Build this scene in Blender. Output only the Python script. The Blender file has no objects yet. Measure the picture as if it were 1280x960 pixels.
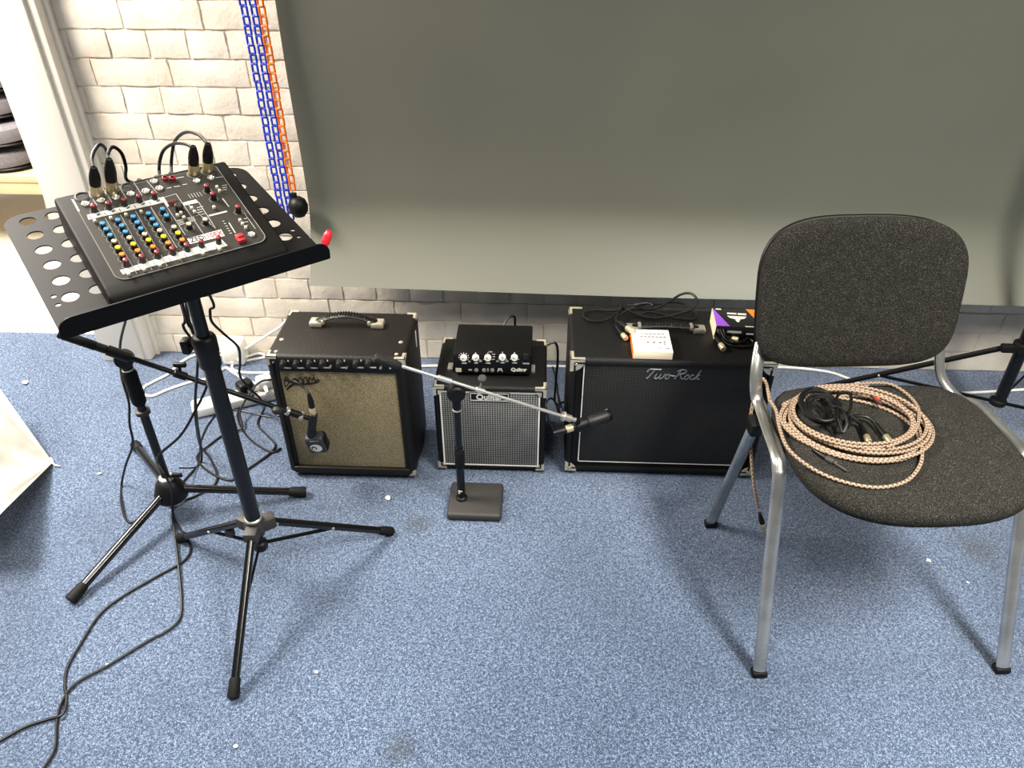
import bpy, bmesh, math, random
from mathutils import Vector, Matrix, Euler
random.seed(7)
scn = bpy.context.scene
col = scn.collection
PI = math.pi

# ------------------------------------------------------------------ camera, world, lights, exposure
F, CH, CD = 962.0, 1.45, 2.16
PITCH, YAW = math.radians(35.6), math.radians(2.4)
cd_ = bpy.data.cameras.new('camera'); cam = bpy.data.objects.new('camera', cd_); col.objects.link(cam)
cam.location = (0, -CD, CH); cam.rotation_euler = (PI/2-PITCH, 0, YAW)
cd_.sensor_width = 36; cd_.lens = F/1280*36; cd_.clip_start = 0.05
scn.camera = cam
w = bpy.data.worlds.new('world'); scn.world = w; w.use_nodes = True
w.node_tree.nodes['Background'].inputs[0].default_value = (1.0, 0.97, 0.92, 1)
w.node_tree.nodes['Background'].inputs[1].default_value = 0.12
def area(name, loc, sx, sy, e, colr=(1, .96, .9), rot=(0, 0, 0), spread=180):
    l = bpy.data.lights.new(name, 'AREA'); l.shape = 'RECTANGLE'; l.size = sx; l.size_y = sy; l.energy = e; l.color = colr; l.spread = math.radians(spread)
    o = bpy.data.objects.new(name, l); col.objects.link(o); o.location = loc; o.rotation_euler = rot
    return o
area('ceiling_tube_by_doorway', (-2.15, -0.58, 2.35), 0.5, 0.9, 150, (1, .91, .80), (0, math.radians(-12), 0))
area('ceiling_tube_over_chair', (1.35, -1.95, 2.65), 0.45, 1.2, 56, (1, .96, .88), (math.radians(8), math.radians(4), 0), 105)
area('ceiling_tube_middle', (-0.45, -1.75, 2.65), 0.6, 1.2, 10, (1, .96, .9), (math.radians(8), 0, 0), 90)
area('ceiling_tube_next_room', (-2.2, 0.45, 2.3), 0.8, 0.8, 80, (1, .94, .86))
scn.view_settings.view_transform = 'Standard'; scn.view_settings.look = 'None'
scn.view_settings.gamma = 1; scn.view_settings.use_curve_mapping = False
scn.view_settings.exposure = 0.5

# ------------------------------------------------------------------ pixel -> place helpers
_r = Vector((math.cos(YAW), math.sin(YAW), 0)); _h = Vector((-math.sin(YAW), math.cos(YAW), 0))
_f = _h*math.cos(PITCH)+Vector((0, 0, -math.sin(PITCH))); _u = _h*math.sin(PITCH)+Vector((0, 0, math.cos(PITCH)))
CAM = Vector((0, -CD, CH))
def ray(x, y): return _f+_r*((x-640)/F)-_u*((y-480)/F)
def onz(x, y, z=0.0):
    d = ray(x, y); return CAM+d*((z-CAM.z)/d.z)
def ony(x, y, Y=0.0):
    d = ray(x, y); return CAM+d*((Y-CAM.y)/d.y)
def at(x, y, dep): return CAM+ray(x, y)*dep

# ------------------------------------------------------------------ mesh builder
def spline(pts, n=8, closed=False):
    P = [Vector(p) for p in pts]; out = []
    m = len(P); seg = m if closed else m-1
    for i in range(seg):
        if closed: p0, p1, p2, p3 = P[(i-1) % m], P[i], P[(i+1) % m], P[(i+2) % m]
        else: p0, p1, p2, p3 = P[max(i-1, 0)], P[i], P[i+1], P[min(i+2, m-1)]
        for k in range(n):
            t = k/n
            out.append(0.5*((2*p1)+(p2-p0)*t+(2*p0-5*p1+4*p2-p3)*t*t+(3*p1-p0-3*p2+p3)*t**3))
    if not closed: out.append(P[-1])
    return out
def frame_to(p0, p1):
    z = (Vector(p1)-Vector(p0)).normalized()
    return Matrix.Translation(p0) @ z.to_track_quat('Z', 'Y').to_matrix().to_4x4()

class MB:
    def __init__(self): self.v = []; self.f = []; self.uv = []
    def add(self, vs, fs, M=None, uvs=None):
        b = len(self.v)
        self.v += [(M @ Vector(p)) if M is not None else Vector(p) for p in vs]
        for i, f in enumerate(fs):
            self.f.append([b+k for k in f]); self.uv.append(uvs[i] if uvs else None)
        return self
    def bm(self, bm, M=None):
        bm.verts.index_update()
        self.add([v.co.copy() for v in bm.verts], [[v.index for v in f.verts] for f in bm.faces], M); bm.free(); return self
    def box(self, c, s, bev=0, seg=2, M=None):
        bm = bmesh.new(); bmesh.ops.create_cube(bm, size=1)
        for v in bm.verts: v.co = Vector((v.co.x*s[0]+c[0], v.co.y*s[1]+c[1], v.co.z*s[2]+c[2]))
        if bev: bmesh.ops.bevel(bm, geom=list(bm.edges), offset=bev, segments=seg, profile=.5, affect='EDGES')
        return self.bm(bm, M)
    def lathe(self, prof, n=20, M=None, caps=True):
        vs = []; fs = []
        for (r, z) in prof:
            for k in range(n): a = 2*PI*k/n; vs.append((r*math.cos(a), r*math.sin(a), z))
        for i in range(len(prof)-1):
            for k in range(n):
                k2 = (k+1) % n; fs.append([i*n+k, i*n+k2, (i+1)*n+k2, (i+1)*n+k])
        if caps and prof[0][0] > 1e-6: fs.append([k for k in range(n)][::-1])
        if caps and prof[-1][0] > 1e-6: fs.append([(len(prof)-1)*n+k for k in range(n)])
        return self.add(vs, fs, M)
    def cyl(self, p0, p1, r0, r1=None, n=14, bev=0):
        r1 = r0 if r1 is None else r1; L = (Vector(p1)-Vector(p0)).length
        prof = [(r0, 0), (r1, L)] if not bev else [(r0-bev, 0), (r0, bev), (r1, L-bev), (r1-bev, L)]
        return self.lathe(prof, n, frame_to(p0, p1))
    def tube(self, pts, r, n=8, closed=False, flat=None):
        """sweep; flat=(rx, ry, up) gives an oval section"""
        P = [Vector(p) for p in pts]; m = len(P); vs = []; fs = []; uvs = []
        T = []
        for i in range(m):
            a = P[(i-1) % m] if (closed or i > 0) else P[i]; b = P[(i+1) % m] if (closed or i < m-1) else P[i]
            t = (b-a); T.append(t.normalized() if t.length > 1e-9 else Vector((0, 0, 1)))
        up = Vector(flat[2]) if flat else (Vector((0, 0, 1)) if abs(T[0].z) < .9 else Vector((1, 0, 0)))
        nrm = (up-T[0]*up.dot(T[0])).normalized(); L = 0; Ls = []
        for i in range(m):
            if i > 0:
                L += (P[i]-P[i-1]).length
                nn = nrm-T[i]*nrm.dot(T[i]); nrm = nn.normalized() if nn.length > 1e-6 else nrm
            Ls.append(L); bi = T[i].cross(nrm)
            rr = r[i] if isinstance(r, (list, tuple)) else r
            ra, rb = (flat[0], flat[1]) if flat else (rr, rr)
            for k in range(n):
                a = 2*PI*k/n; vs.append(P[i]+nrm*(rb*math.sin(a))+bi*(ra*math.cos(a)))
        rng = m if closed else m-1
        for i in range(rng):
            j = (i+1) % m; l0, l1 = Ls[i], (Ls[j] if j > i else Ls[i]+(P[j]-P[i]).length)
            for k in range(n):
                k2 = (k+1) % n; fs.append([i*n+k, j*n+k, j*n+k2, i*n+k2][::-1])
                uvs.append([(l0, k/n), (l1, k/n), (l1, (k+1)/n), (l0, (k+1)/n)][::-1])
        if not closed:
            fs.append([k for k in range(n)]); uvs.append([(0, 0)]*n)
            fs.append([(m-1)*n+k for k in range(n)][::-1]); uvs.append([(L, 0)]*n)
        return self.add(vs, fs, None, uvs)
    def ball(self, c, r, n=12, s=(1, 1, 1)):
        prof = [(max(1e-7, r*math.sin(PI*i/8)), -r*math.cos(PI*i/8)) for i in range(9)]
        return self.lathe(prof, n, Matrix.Translation(c) @ Matrix.Diagonal((*s, 1)))
    def quad(self, a, b, c, d): return self.add([a, b, c, d], [[0, 1, 2, 3]])
    def mesh(self, name, sharp=38):
        me = bpy.data.meshes.new(name); me.from_pydata([tuple(p) for p in self.v], [], self.f)
        if any(u is not None for u in self.uv):
            L = me.uv_layers.new(name='UVMap'); i = 0
            for f, u in zip(self.f, self.uv):
                for k in range(len(f)): L.data[i].uv = u[k] if u else (0, 0); i += 1
        bm = bmesh.new(); bm.from_mesh(me); bmesh.ops.recalc_face_normals(bm, faces=bm.faces); bm.to_mesh(me); bm.free()
        me.polygons.foreach_set('use_smooth', [True]*len(me.polygons)); me.set_sharp_from_angle(angle=math.radians(sharp))
        return me

INV = {}
def thing(name, label, cat, loc=(0, 0, 0), rz=0, group=None, M=None):
    o = bpy.data.objects.new(name, None); col.objects.link(o); o.empty_display_size = .05
    if M is None: M = Matrix.Translation(loc) @ Matrix.Rotation(rz, 4, 'Z')
    o.matrix_basis = M; INV[o.name] = M.inverted()
    o['label'] = label; o['category'] = cat
    if group: o['group'] = group
    return o
def link(name, me, mat, parent=None):
    o = bpy.data.objects.new(name, me); col.objects.link(o)
    if mat and not me.materials: me.materials.append(mat)
    if parent: o.parent = parent
    return o
def part(name, mb, mat, parent, world=False, label=None, sharp=38, root=None):
    if world:
        Mi = INV[(root or parent).name]; mb.v = [Mi @ p for p in mb.v]
    o = link(name, mb.mesh(name, sharp), mat, parent)
    if label: o['label'] = label
    return o
def single(name, mb, mat, label, cat, group=None, sharp=38, base=None):
    base = Vector(base) if base is not None else Vector((sum(p.x for p in mb.v)/len(mb.v), sum(p.y for p in mb.v)/len(mb.v), min(p.z for p in mb.v)))
    mb.v = [p-base for p in mb.v]
    o = link(name, mb.mesh(name, sharp), mat); o.location = base; o['label'] = label; o['category'] = cat
    if group: o['group'] = group
    return o
def struct(name, mb, mat, parent=None, sharp=38):
    o = link(name, mb.mesh(name, sharp), mat, parent); o['kind'] = 'structure'; return o
def inst(src, name, parent, M):
    o = bpy.data.objects.new(name, src); col.objects.link(o); o.parent = parent; o.matrix_basis = M; return o

# ------------------------------------------------------------------ materials
def hexc(s):
    s = s.lstrip('#'); c = [int(s[i:i+2], 16)/255 for i in (0, 2, 4)]
    return tuple((x/12.92 if x <= .04045 else ((x+.055)/1.055)**2.4) for x in c)
class NT:
    def __init__(s, name):
        s.m = bpy.data.materials.new(name); s.m.use_nodes = True; s.t = s.m.node_tree; s.b = s.t.nodes['Principled BSDF']
    def n(s, typ, **kw):
        nd = s.t.nodes.new(typ)
        for k, v in kw.items():
            if k in nd.inputs: nd.inputs[k].default_value = v
            else: setattr(nd, k, v)
        return nd
    def l(s, a, b): s.t.links.new(a, b)
    def co(s, kind='Object', scale=None):
        tc = s.n('ShaderNodeTexCoord'); o = tc.outputs[kind]
        if scale is not None:
            mp = s.n('ShaderNodeMapping'); mp.inputs['Scale'].default_value = scale; s.l(o, mp.inputs[0]); o = mp.outputs[0]
        return o
    def ramp(s, fac, stops, interp='LINEAR'):
        r = s.n('ShaderNodeValToRGB'); r.color_ramp.interpolation = interp; e = r.color_ramp.elements
        while len(e) < len(stops): e.new(.5)
        for el, (p, c) in zip(e, stops): el.position = p; el.color = (*c, 1)
        s.l(fac, r.inputs[0]); return r.outputs[0]
    def mix(s, fac, a, b, mode='MIX'):
        m = s.n('ShaderNodeMix', data_type='RGBA', blend_type=mode)
        for v, i in ((fac, 0), (a, 6), (b, 7)):
            if hasattr(v, 'links'): s.l(v, m.inputs[i])
            else: m.inputs[i].default_value = v if not isinstance(v, tuple) else (*v, 1)
        return m.outputs[2]
    def bump(s, h, st, dist):
        b = s.n('ShaderNodeBump', Strength=st, Distance=dist); s.l(h, b.inputs['Height']); s.l(b.outputs[0], s.b.inputs['Normal']); return b
def mat(name, c, rough=.5, metal=0, spec=.5, noise=None, bump=None, emit=None):
    k = NT(name); c = hexc(c) if isinstance(c, str) else c
    k.b.inputs['Base Color'].default_value = (*c, 1); k.b.inputs['Roughness'].default_value = rough
    k.b.inputs['Metallic'].default_value = metal; k.b.inputs['Specular IOR Level'].default_value = spec
    if noise:
        sc, amt = noise; t = k.n('ShaderNodeTexNoise', Scale=sc, Detail=4.0); k.l(k.co(), t.inputs['Vector'])
        lo = tuple(x*(1-amt) for x in c); hi = tuple(min(1, x*(1+amt)) for x in c)
        k.l(k.ramp(t.outputs[0], [(.3, lo), (.7, hi)]), k.b.inputs['Base Color'])
    if bump:
        sc, st, ds = bump; t = k.n('ShaderNodeTexNoise', Scale=sc, Detail=3.0); k.l(k.co(), t.inputs['Vector']); k.bump(t.outputs[0], st, ds)
    return k.m
M_ = {}
M_['black_metal'] = mat('black_metal', '#060606', .55, 0, .16, noise=(60, .3))
M_['gloss_black'] = mat('gloss_black_tube', '#070707', .2, 0, .6)
M_['black_pole'] = mat('black_pole', '#06080a', .3, 0, .4)
M_['black_plastic'] = mat('black_plastic', '#060606', .5, 0, .3, bump=(400, .15, .0005))
M_['rubber'] = mat('rubber', '#060606', .7, 0, .25)
M_['cable'] = mat('cable_jacket', '#060606', .45, 0, .4)
M_['white_cable'] = mat('white_cable', '#e6e4dc', .4)
M_['white_plastic'] = mat('white_plastic', '#e4e2da', .4)
M_['chrome'] = mat('chrome', '#e2dfd6', .22, .8)
M_['steel'] = mat('steel', '#c2bfb4', .32, .8)
M_['worn_chrome'] = mat('worn_chrome', '#bcbcb8', .24, .9, noise=(14, .25))
M_['nickel_corner'] = mat('nickel_corner', '#d9d0b8', .34, .7, noise=(50, .2))
M_['white_print'] = mat('white_print', '#c9c9c2', .6)
M_['grey_print'] = mat('grey_print', '#9a9a94', .6)
M_['dim_print'] = mat('dim_print', '#6a6a66', .6)
M_['dark_print'] = mat('dark_print', '#1b1a18', .6)
M_['red_print'] = mat('red_print', '#c4311f', .5)
M_['knob_black'] = mat('knob_black', '#101010', .45)
M_['k_red'] = mat('knob_red', '#7d2127', .4); M_['k_blue'] = mat('knob_blue', '#3f83b5', .4); M_['k_grey'] = mat('knob_grey', '#b9b49c', .4)
M_['k_yellow'] = mat('knob_yellow', '#e6d92b', .4); M_['k_orange'] = mat('knob_orange', '#ea7d22', .4); M_['k_cream'] = mat('knob_cream', '#e8e6da', .4)
M_['fader_red'] = mat('fader_red', '#a5232b', .4); M_['clip_red'] = mat('clip_red', '#e0202c', .35)
M_['mixer_side'] = mat('mixer_side', '#0b0a08', .6, 0, .14, bump=(900, .12, .0004))
M_['mixer_panel'] = mat('mixer_panel', '#26241f', .55, 0, .25, noise=(30, .12))
M_['blue_chain'] = mat('blue_chain', '#1a36b4', .4); M_['orange_chain'] = mat('orange_chain', '#f0720e', .4)
M_['orange_card'] = mat('orange_card', '#f07a1e', .55); M_['purple_card'] = mat('purple_card', '#8a4bc4', .5)
M_['cream_card'] = mat('cream_card', '#ead9bd', .6); M_['white_card'] = mat('white_card', '#d6d4cc', .5); M_['black_card'] = mat('black_card', '#0e0e0e', .4)
M_['stand_base'] = mat('stand_base', '#2b2a28', .6, bump=(700, .2, .0006))
M_['gold'] = mat('brass_plug', '#c9bb92', .3, .8); M_['cream_plug'] = mat('cream_plug', '#d8c8a4', .32, .6)
M_['mic_body'] = mat('mic_body', '#151616', .5, .2); M_['mic_grey'] = mat('mic_grey', '#2a2c30', .55)
M_['frame_white'] = mat('frame_white_paint', '#ece6da', .4, noise=(4, .03))
M_['bench_wood'] = mat('bench_wood', '#b29e7e', .5, noise=(9, .1))
M_['cloth'] = None

def m_carpet():
    k = NT('blue_loop_carpet'); co = k.co()
    v = k.n('ShaderNodeTexVoronoi', Scale=420.0); k.l(co, v.inputs['Vector'])
    n1 = k.n('ShaderNodeTexNoise', Scale=560.0, Detail=3.0); k.l(co, n1.inputs['Vector'])
    n2 = k.n('ShaderNodeTexNoise', Scale=2.2, Detail=4.0); k.l(co, n2.inputs['Vector'])
    n3 = k.n('ShaderNodeTexNoise', Scale=170.0, Detail=3.0); k.l(co, n3.inputs['Vector'])
    a = k.n('ShaderNodeMath', operation='MULTIPLY_ADD'); k.l(v.outputs['Color'], a.inputs[0]); a.inputs[1].default_value = .30; k.l(n1.outputs[0], a.inputs[2])
    b = k.n('ShaderNodeMath', operation='MULTIPLY_ADD'); k.l(n3.outputs[0], b.inputs[0]); b.inputs[1].default_value = .45; k.l(a.outputs[0], b.inputs[2])
    c = k.ramp(b.outputs[0], [(.60, hexc('#0f1723')), (.78, hexc('#314058')), (.95, hexc('#536784')), (1.0, hexc('#8b9cb6'))])
    # worn, slightly dirtier broad patches
    d = k.mix(k.ramp(n2.outputs[0], [(.42, (0, 0, 0)), (.68, (.28, .28, .28))]), c, hexc('#172236'))
    # a few distinct stains
    st = None
    tc = k.n('ShaderNodeTexCoord')
    for (px, py, rad) in ((500, 936, .035), (1222, 686, .05), (523, 655, .03)):
        p = onz(px, py); q = k.n('ShaderNodeVectorMath', operation='DISTANCE'); k.l(tc.outputs['Object'], q.inputs[0]); q.inputs[1].default_value = p
        nz = k.n('ShaderNodeMath', operation='MULTIPLY_ADD'); k.l(n3.outputs[0], nz.inputs[0]); nz.inputs[1].default_value = .05; k.l(q.outputs['Value'], nz.inputs[2])
        f = k.ramp(nz.outputs[0], [(rad*.3+.02, (.55, .55, .55)), (rad+.04, (0, 0, 0))])
        d = k.mix(f, d, hexc('#2a2f2c'))
    k.l(d, k.b.inputs['Base Color']); k.b.inputs['Roughness'].default_value = .95; k.b.inputs['Specular IOR Level'].default_value = .1
    k.b.inputs['Sheen Weight'].default_value = .25
    k.bump(b.outputs[0], .8, .004); return k.m
M_['carpet'] = m_carpet()
def m_brick():
    k = NT('white_painted_brick'); co = k.co('Object')
    g = k.n('ShaderNodeNewGeometry'); n1 = k.n('ShaderNodeTexNoise', Scale=55.0, Detail=6.0, Roughness=.65); k.l(g.outputs['Position'], n1.inputs['Vector'])
    n2 = k.n('ShaderNodeTexNoise', Scale=9.0, Detail=3.0); k.l(g.outputs['Position'], n2.inputs['Vector'])
    c = k.ramp(n2.outputs[0], [(.3, hexc('#d6cbba')), (.7, hexc('#ebe4d6'))])
    n4 = k.n('ShaderNodeTexNoise', Scale=120.0, Detail=2.0); k.l(g.outputs['Position'], n4.inputs['Vector'])
    c = k.mix(k.ramp(n4.outputs[0], [(.68, (0, 0, 0)), (.76, (.6, .6, .6))]), c, hexc('#a89a86'))
    k.l(c, k.b.inputs['Base Color']); k.b.inputs['Roughness'].default_value = .55
    k.bump(n1.outputs[0], .40, .004); return k.m
M_['brick'] = m_brick()
def m_paper():
    k = NT('grey_backdrop_paper'); n = k.n('ShaderNodeTexNoise', Scale=1.3, Detail=3.0); k.l(k.co(), n.inputs['Vector'])
    k.l(k.ramp(n.outputs[0], [(.3, hexc('#5f6055')), (.7, hexc('#66685c'))]), k.b.inputs['Base Color'])
    k.b.inputs['Roughness'].default_value = .5; k.b.inputs['Specular IOR Level'].default_value = .5
    n2 = k.n('ShaderNodeTexNoise', Scale=3.0, Detail=1.0); k.l(k.co(), n2.inputs['Vector']); k.bump(n2.outputs[0], .12, .02); return k.m
M_['paper'] = m_paper()
def m_tolex(name, c, rough=.5):
    k = NT(name); v = k.n('ShaderNodeTexVoronoi', Scale=420.0); k.l(k.co(), v.inputs['Vector'])
    k.b.inputs['Base Color'].default_value = (*hexc(c), 1); k.b.inputs['Roughness'].default_value = rough
    k.b.inputs['Specular IOR Level'].default_value = .3; k.bump(v.outputs['Distance'], .5, .0012); return k.m
M_['tolex'] = m_tolex('black_vinyl_covering', '#070707', .55)
M_['tolex_brown'] = m_tolex('brownish_black_vinyl', '#120f0c', .5)
M_['leather'] = m_tolex('handle_leather', '#0b0b0a', .35)
def m_weave(name, c1, c2, s):
    k = NT(name); ck = k.n('ShaderNodeTexChecker', Scale=s); tc = k.n('ShaderNodeTexCoord')
    mp = k.n('ShaderNodeMapping'); mp.inputs['Rotation'].default_value = (0, math.radians(45), 0); mp.inputs['Location'].default_value = (0, .0001, 0); mp.inputs['Scale'].default_value = (1, 0, 1)
    k.l(tc.outputs['Object'], mp.inputs[0]); k.l(mp.outputs[0], ck.inputs['Vector'])
    n = k.n('ShaderNodeTexNoise', Scale=30.0, Detail=2.0); k.l(tc.outputs['Object'], n.inputs['Vector'])
    ck.inputs['Color1'].default_value = (*hexc(c1), 1); ck.inputs['Color2'].default_value = (*hexc(c2), 1)
    k.l(k.mix(.25, ck.outputs['Color'], n.outputs[0], 'OVERLAY'), k.b.inputs['Base Color']); k.b.inputs['Roughness'].default_value = .7
    k.bump(ck.outputs['Fac'], .5, .001); return k.m
M_['grille_silver'] = m_weave('silver_grille_cloth', '#80807c', '#222226', 215.0)
M_['grille_black'] = m_weave('black_grille_cloth', '#171716', '#050505', 170.0)
def m_tan():
    k = NT('tan_grille_cloth'); n = k.n('ShaderNodeTexNoise', Scale=6.0, Detail=4.0); k.l(k.co(), n.inputs['Vector'])
    n2 = k.n('ShaderNodeTexNoise', Scale=420.0, Detail=1.0); k.l(k.co(), n2.inputs['Vector'])
    c = k.ramp(n.outputs[0], [(.3, hexc('#776a4c')), (.7, hexc('#8f8262'))])
    c = k.mix(.55, c, k.ramp(n2.outputs[0], [(.35, hexc('#4d442f')), (.65, hexc('#a99c7a'))]))
    k.l(c, k.b.inputs['Base Color']); k.b.inputs['Roughness'].default_value = .85; k.bump(n2.outputs[0], .5, .001); return k.m
M_['grille_tan'] = m_tan()
def m_fabric(name, a, b, c3):
    k = NT(name); co = k.co()
    n = k.n('ShaderNodeTexNoise', Scale=560.0, Detail=2.0); k.l(co, n.inputs['Vector'])
    n2 = k.n('ShaderNodeTexNoise', Scale=55.0, Detail=3.0); k.l(co, n2.inputs['Vector'])
    c = k.ramp(n.outputs[0], [(.38, hexc(a)), (.56, hexc(b)), (.72, hexc(c3))])
    c = k.mix(k.ramp(n2.outputs[0], [(.35, (.0, .0, .0)), (.7, (.35, .35, .35))]), c, hexc(a))
    k.l(c, k.b.inputs['Base Color']); k.b.inputs['Roughness'].default_value = .95; k.b.inputs['Specular IOR Level'].default_value = .15
    k.bump(n.outputs[0], .5, .002); return k.m
M_['charcoal'] = m_fabric('charcoal_upholstery', '#121210', '#292824', '#57544c')
M_['grey_pad'] = m_fabric('grey_seat_upholstery', '#5a5759', '#78757a', '#95929a')
def m_braid():
    k = NT('braided_tan_jacket'); tc = k.n('ShaderNodeTexCoord'); sp = k.n('ShaderNodeSeparateXYZ'); k.l(tc.outputs['UV'], sp.inputs[0])
    def sn(fu, fv):
        a = k.n('ShaderNodeMath', operation='MULTIPLY'); k.l(sp.outputs[0], a.inputs[0]); a.inputs[1].default_value = fu
        b = k.n('ShaderNodeMath', operation='MULTIPLY_ADD'); k.l(sp.outputs[1], b.inputs[0]); b.inputs[1].default_value = fv; k.l(a.outputs[0], b.inputs[2])
        s = k.n('ShaderNodeMath', operation='SINE'); k.l(b.outputs[0], s.inputs[0]); return s.outputs[0]
    m = k.n('ShaderNodeMath', operation='MAXIMUM'); k.l(sn(640, 4*PI), m.inputs[0]); k.l(sn(640, -4*PI), m.inputs[1])
    ad = k.n('ShaderNodeMath', operation='MULTIPLY_ADD'); k.l(m.outputs[0], ad.inputs[0]); ad.inputs[1].default_value = .5; ad.inputs[2].default_value = .5
    k.l(k.ramp(ad.outputs[0], [(.15, hexc('#331e16')), (.5, hexc('#6e5948')), (.9, hexc('#98846f'))]), k.b.inputs['Base Color'])
    k.b.inputs['Roughness'].default_value = .6; return k.m
M_['braid'] = m_braid()
def m_cloth():
    k = NT('white_thin_fabric'); k.b.inputs['Base Color'].default_value = (*hexc('#c9c7bc'), 1); k.b.inputs['Roughness'].default_value = .8
    n = k.n('ShaderNodeTexNoise', Scale=14.0, Detail=2.0); k.l(k.co(), n.inputs['Vector']); k.bump(n.outputs[0], .25, .01); return k.m
M_['cloth'] = m_cloth()
M_['pale_floor'] = mat('pale_vinyl_floor', '#d9d2c4', .35, noise=(3, .05))
M_['plaster'] = mat('cream_plaster', '#cfc4b0', .7)
M_['dark_wall'] = mat('brown_board', '#5b4a3a', .7)

# text -> verts/faces (built-in font)
def glyphs(s, size, ext=.0004, shear=0, bold=0, align='CENTER'):
    c = bpy.data.curves.new('t', 'FONT'); c.body = s; c.size = size; c.extrude = ext; c.shear = shear; c.offset = bold
    c.align_x = align; c.align_y = 'CENTER'; c.resolution_u = 3
    o = bpy.data.objects.new('t', c); col.objects.link(o); dg = bpy.context.evaluated_depsgraph_get()
    me = bpy.data.meshes.new_from_object(o.evaluated_get(dg)); vs = [v.co.copy() for v in me.vertices]; fs = [list(p.vertices) for p in me.polygons]
    bpy.data.objects.remove(o); bpy.data.curves.remove(c); bpy.data.meshes.remove(me); return vs, fs
def plate2d(outer, holes, ext):
    """flat plate with round holes: outer list of (x,y), holes list of (x,y,r)"""
    c = bpy.data.curves.new('p', 'CURVE'); c.dimensions = '2D'; c.fill_mode = 'BOTH'; c.extrude = ext
    def poly(pts):
        sp = c.splines.new('POLY'); sp.points.add(len(pts)-1); sp.use_cyclic_u = True
        for q, p in zip(sp.points, pts): q.co = (p[0], p[1], 0, 1)
    poly(outer)
    for (x, y, r) in holes: poly([(x+r*math.cos(2*PI*k/24), y+r*math.sin(2*PI*k/24)) for k in range(24)])
    o = bpy.data.objects.new('p', c); col.objects.link(o); dg = bpy.context.evaluated_depsgraph_get()
    me = bpy.data.meshes.new_from_object(o.evaluated_get(dg)); vs = [v.co.copy() for v in me.vertices]; fs = [list(p.vertices) for p in me.polygons]
    bpy.data.objects.remove(o); bpy.data.curves.remove(c); bpy.data.meshes.remove(me); return vs, fs
def rrect(x0, y0, x1, y1, rs, n=6):
    """rounded rectangle, rs = radii for (x0y0, x1y0, x1y1, x0y1)"""
    out = []
    for (cx, cy, r, a0) in ((x0+rs[0], y0+rs[0], rs[0], PI), (x1-rs[1], y0+rs[1], rs[1], 1.5*PI), (x1-rs[2], y1-rs[2], rs[2], 0), (x0+rs[3], y1-rs[3], rs[3], .5*PI)):
        for k in range(n+1): a = a0+.5*PI*k/n; out.append((cx+r*math.cos(a), cy+r*math.sin(a)))
    return out
FRONT = Matrix.Rotation(PI/2, 4, 'X')      # text in XY -> facing -Y

# ================================================================== THE SETTING
# carpet floor, next room floor
fl = struct('floor', MB().box((0.3, -1.94, -.02), (5.2, 4.12, .04)), M_['carpet'])
struct('floor_next_room', MB().box((-2.6, 1.62, -.024), (5.0, 3.0, .04)), M_['pale_floor'])
struct('threshold_strip', MB().box((-1.98, .12, .001), (1.1, .03, .006), .002), M_['frame_white'])

# brick wall, bricks are separate pieces over the mortar bed
WX0, WX1 = -1.335, 2.4
wall = struct('wall_back', MB().box(((WX0+WX1)/2, .0645, 1.25), (WX1-WX0, .119, 2.5)), M_['brick'])
CHT, SL, HL = .0733, .2155, .1077
def brick_mesh(L, seed):
    rnd = random.Random(seed); nx, nz = (6 if L > .15 else 4), 3; Hh = CHT-.006; Lh = L-.006
    vs = []; fs = []
    def P(i, j):
        x = -Lh/2+Lh*i/nx; z = -Hh/2+Hh*j/nz
        e = (i in (0, nx)) or (j in (0, nz))
        return (x+rnd.uniform(-.0016, .0016), (.0020 if e else 0)+rnd.uniform(-.0012, .0012), z+rnd.uniform(-.0014, .0014))
    for j in range(nz+1):
        for i in range(nx+1): vs.append(P(i, j))
    for j in range(nz):
        for i in range(nx): a = j*(nx+1)+i; fs.append([a, a+1, a+nx+2, a+nx+1])
    loop = [i for i in range(nx+1)]+[j*(nx+1)+nx for j in range(1, nz+1)]+[nz*(nx+1)+i for i in range(nx-1, -1, -1)]+[j*(nx+1) for j in range(nz-1, 0, -1)]
    b = len(vs); vs += [(vs[k][0]*1.012, .012, vs[k][2]*1.03) for k in loop]; m = len(loop)
    for q in range(m): q2 = (q+1) % m; fs.append([loop[q2], loop[q], b+q, b+q2])
    me = MB().add(vs, fs).mesh('brick', 60); me.materials.append(M_['brick']); return me
stret = [brick_mesh(SL, 10+i) for i in range(6)]; head = [brick_mesh(HL, 40+i) for i in range(6)]
far = MB()
for c in range(0, 34):
    L = HL if c % 2 else SL
    x = (-1.335-(.05 if c % 2 else random.choice((.04, .13))))
    x = -1.335 - ((.0) if c % 2 == 0 and (c//2) % 2 else (.054 if c % 2 else .12))
    while x < 2.35:
        xc = x+L/2; zc = (c+.5)*CHT
        a, bb = max(x, WX0+.002), x+L
        wdt = bb-a
        if wdt > .03:
            show = (zc < 1.2 and xc < -.5) or zc < .42
            me = random.choice(stret if L == SL else head)
            Mx = Matrix.Translation(((a+bb)/2, random.uniform(-.0012, .0012), zc)) @ Matrix.Diagonal((wdt/L, 1, 1, 1))
            if show:
                inst(me, 'brick', wall, Mx)
            else:
                far.add([v.co.copy() for v in me.vertices], [list(p.vertices) for p in me.polygons], Mx)
        x += L
fb = part('brickwork', far, M_['brick'], wall, sharp=60); fb['kind'] = 'stuff'

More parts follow.
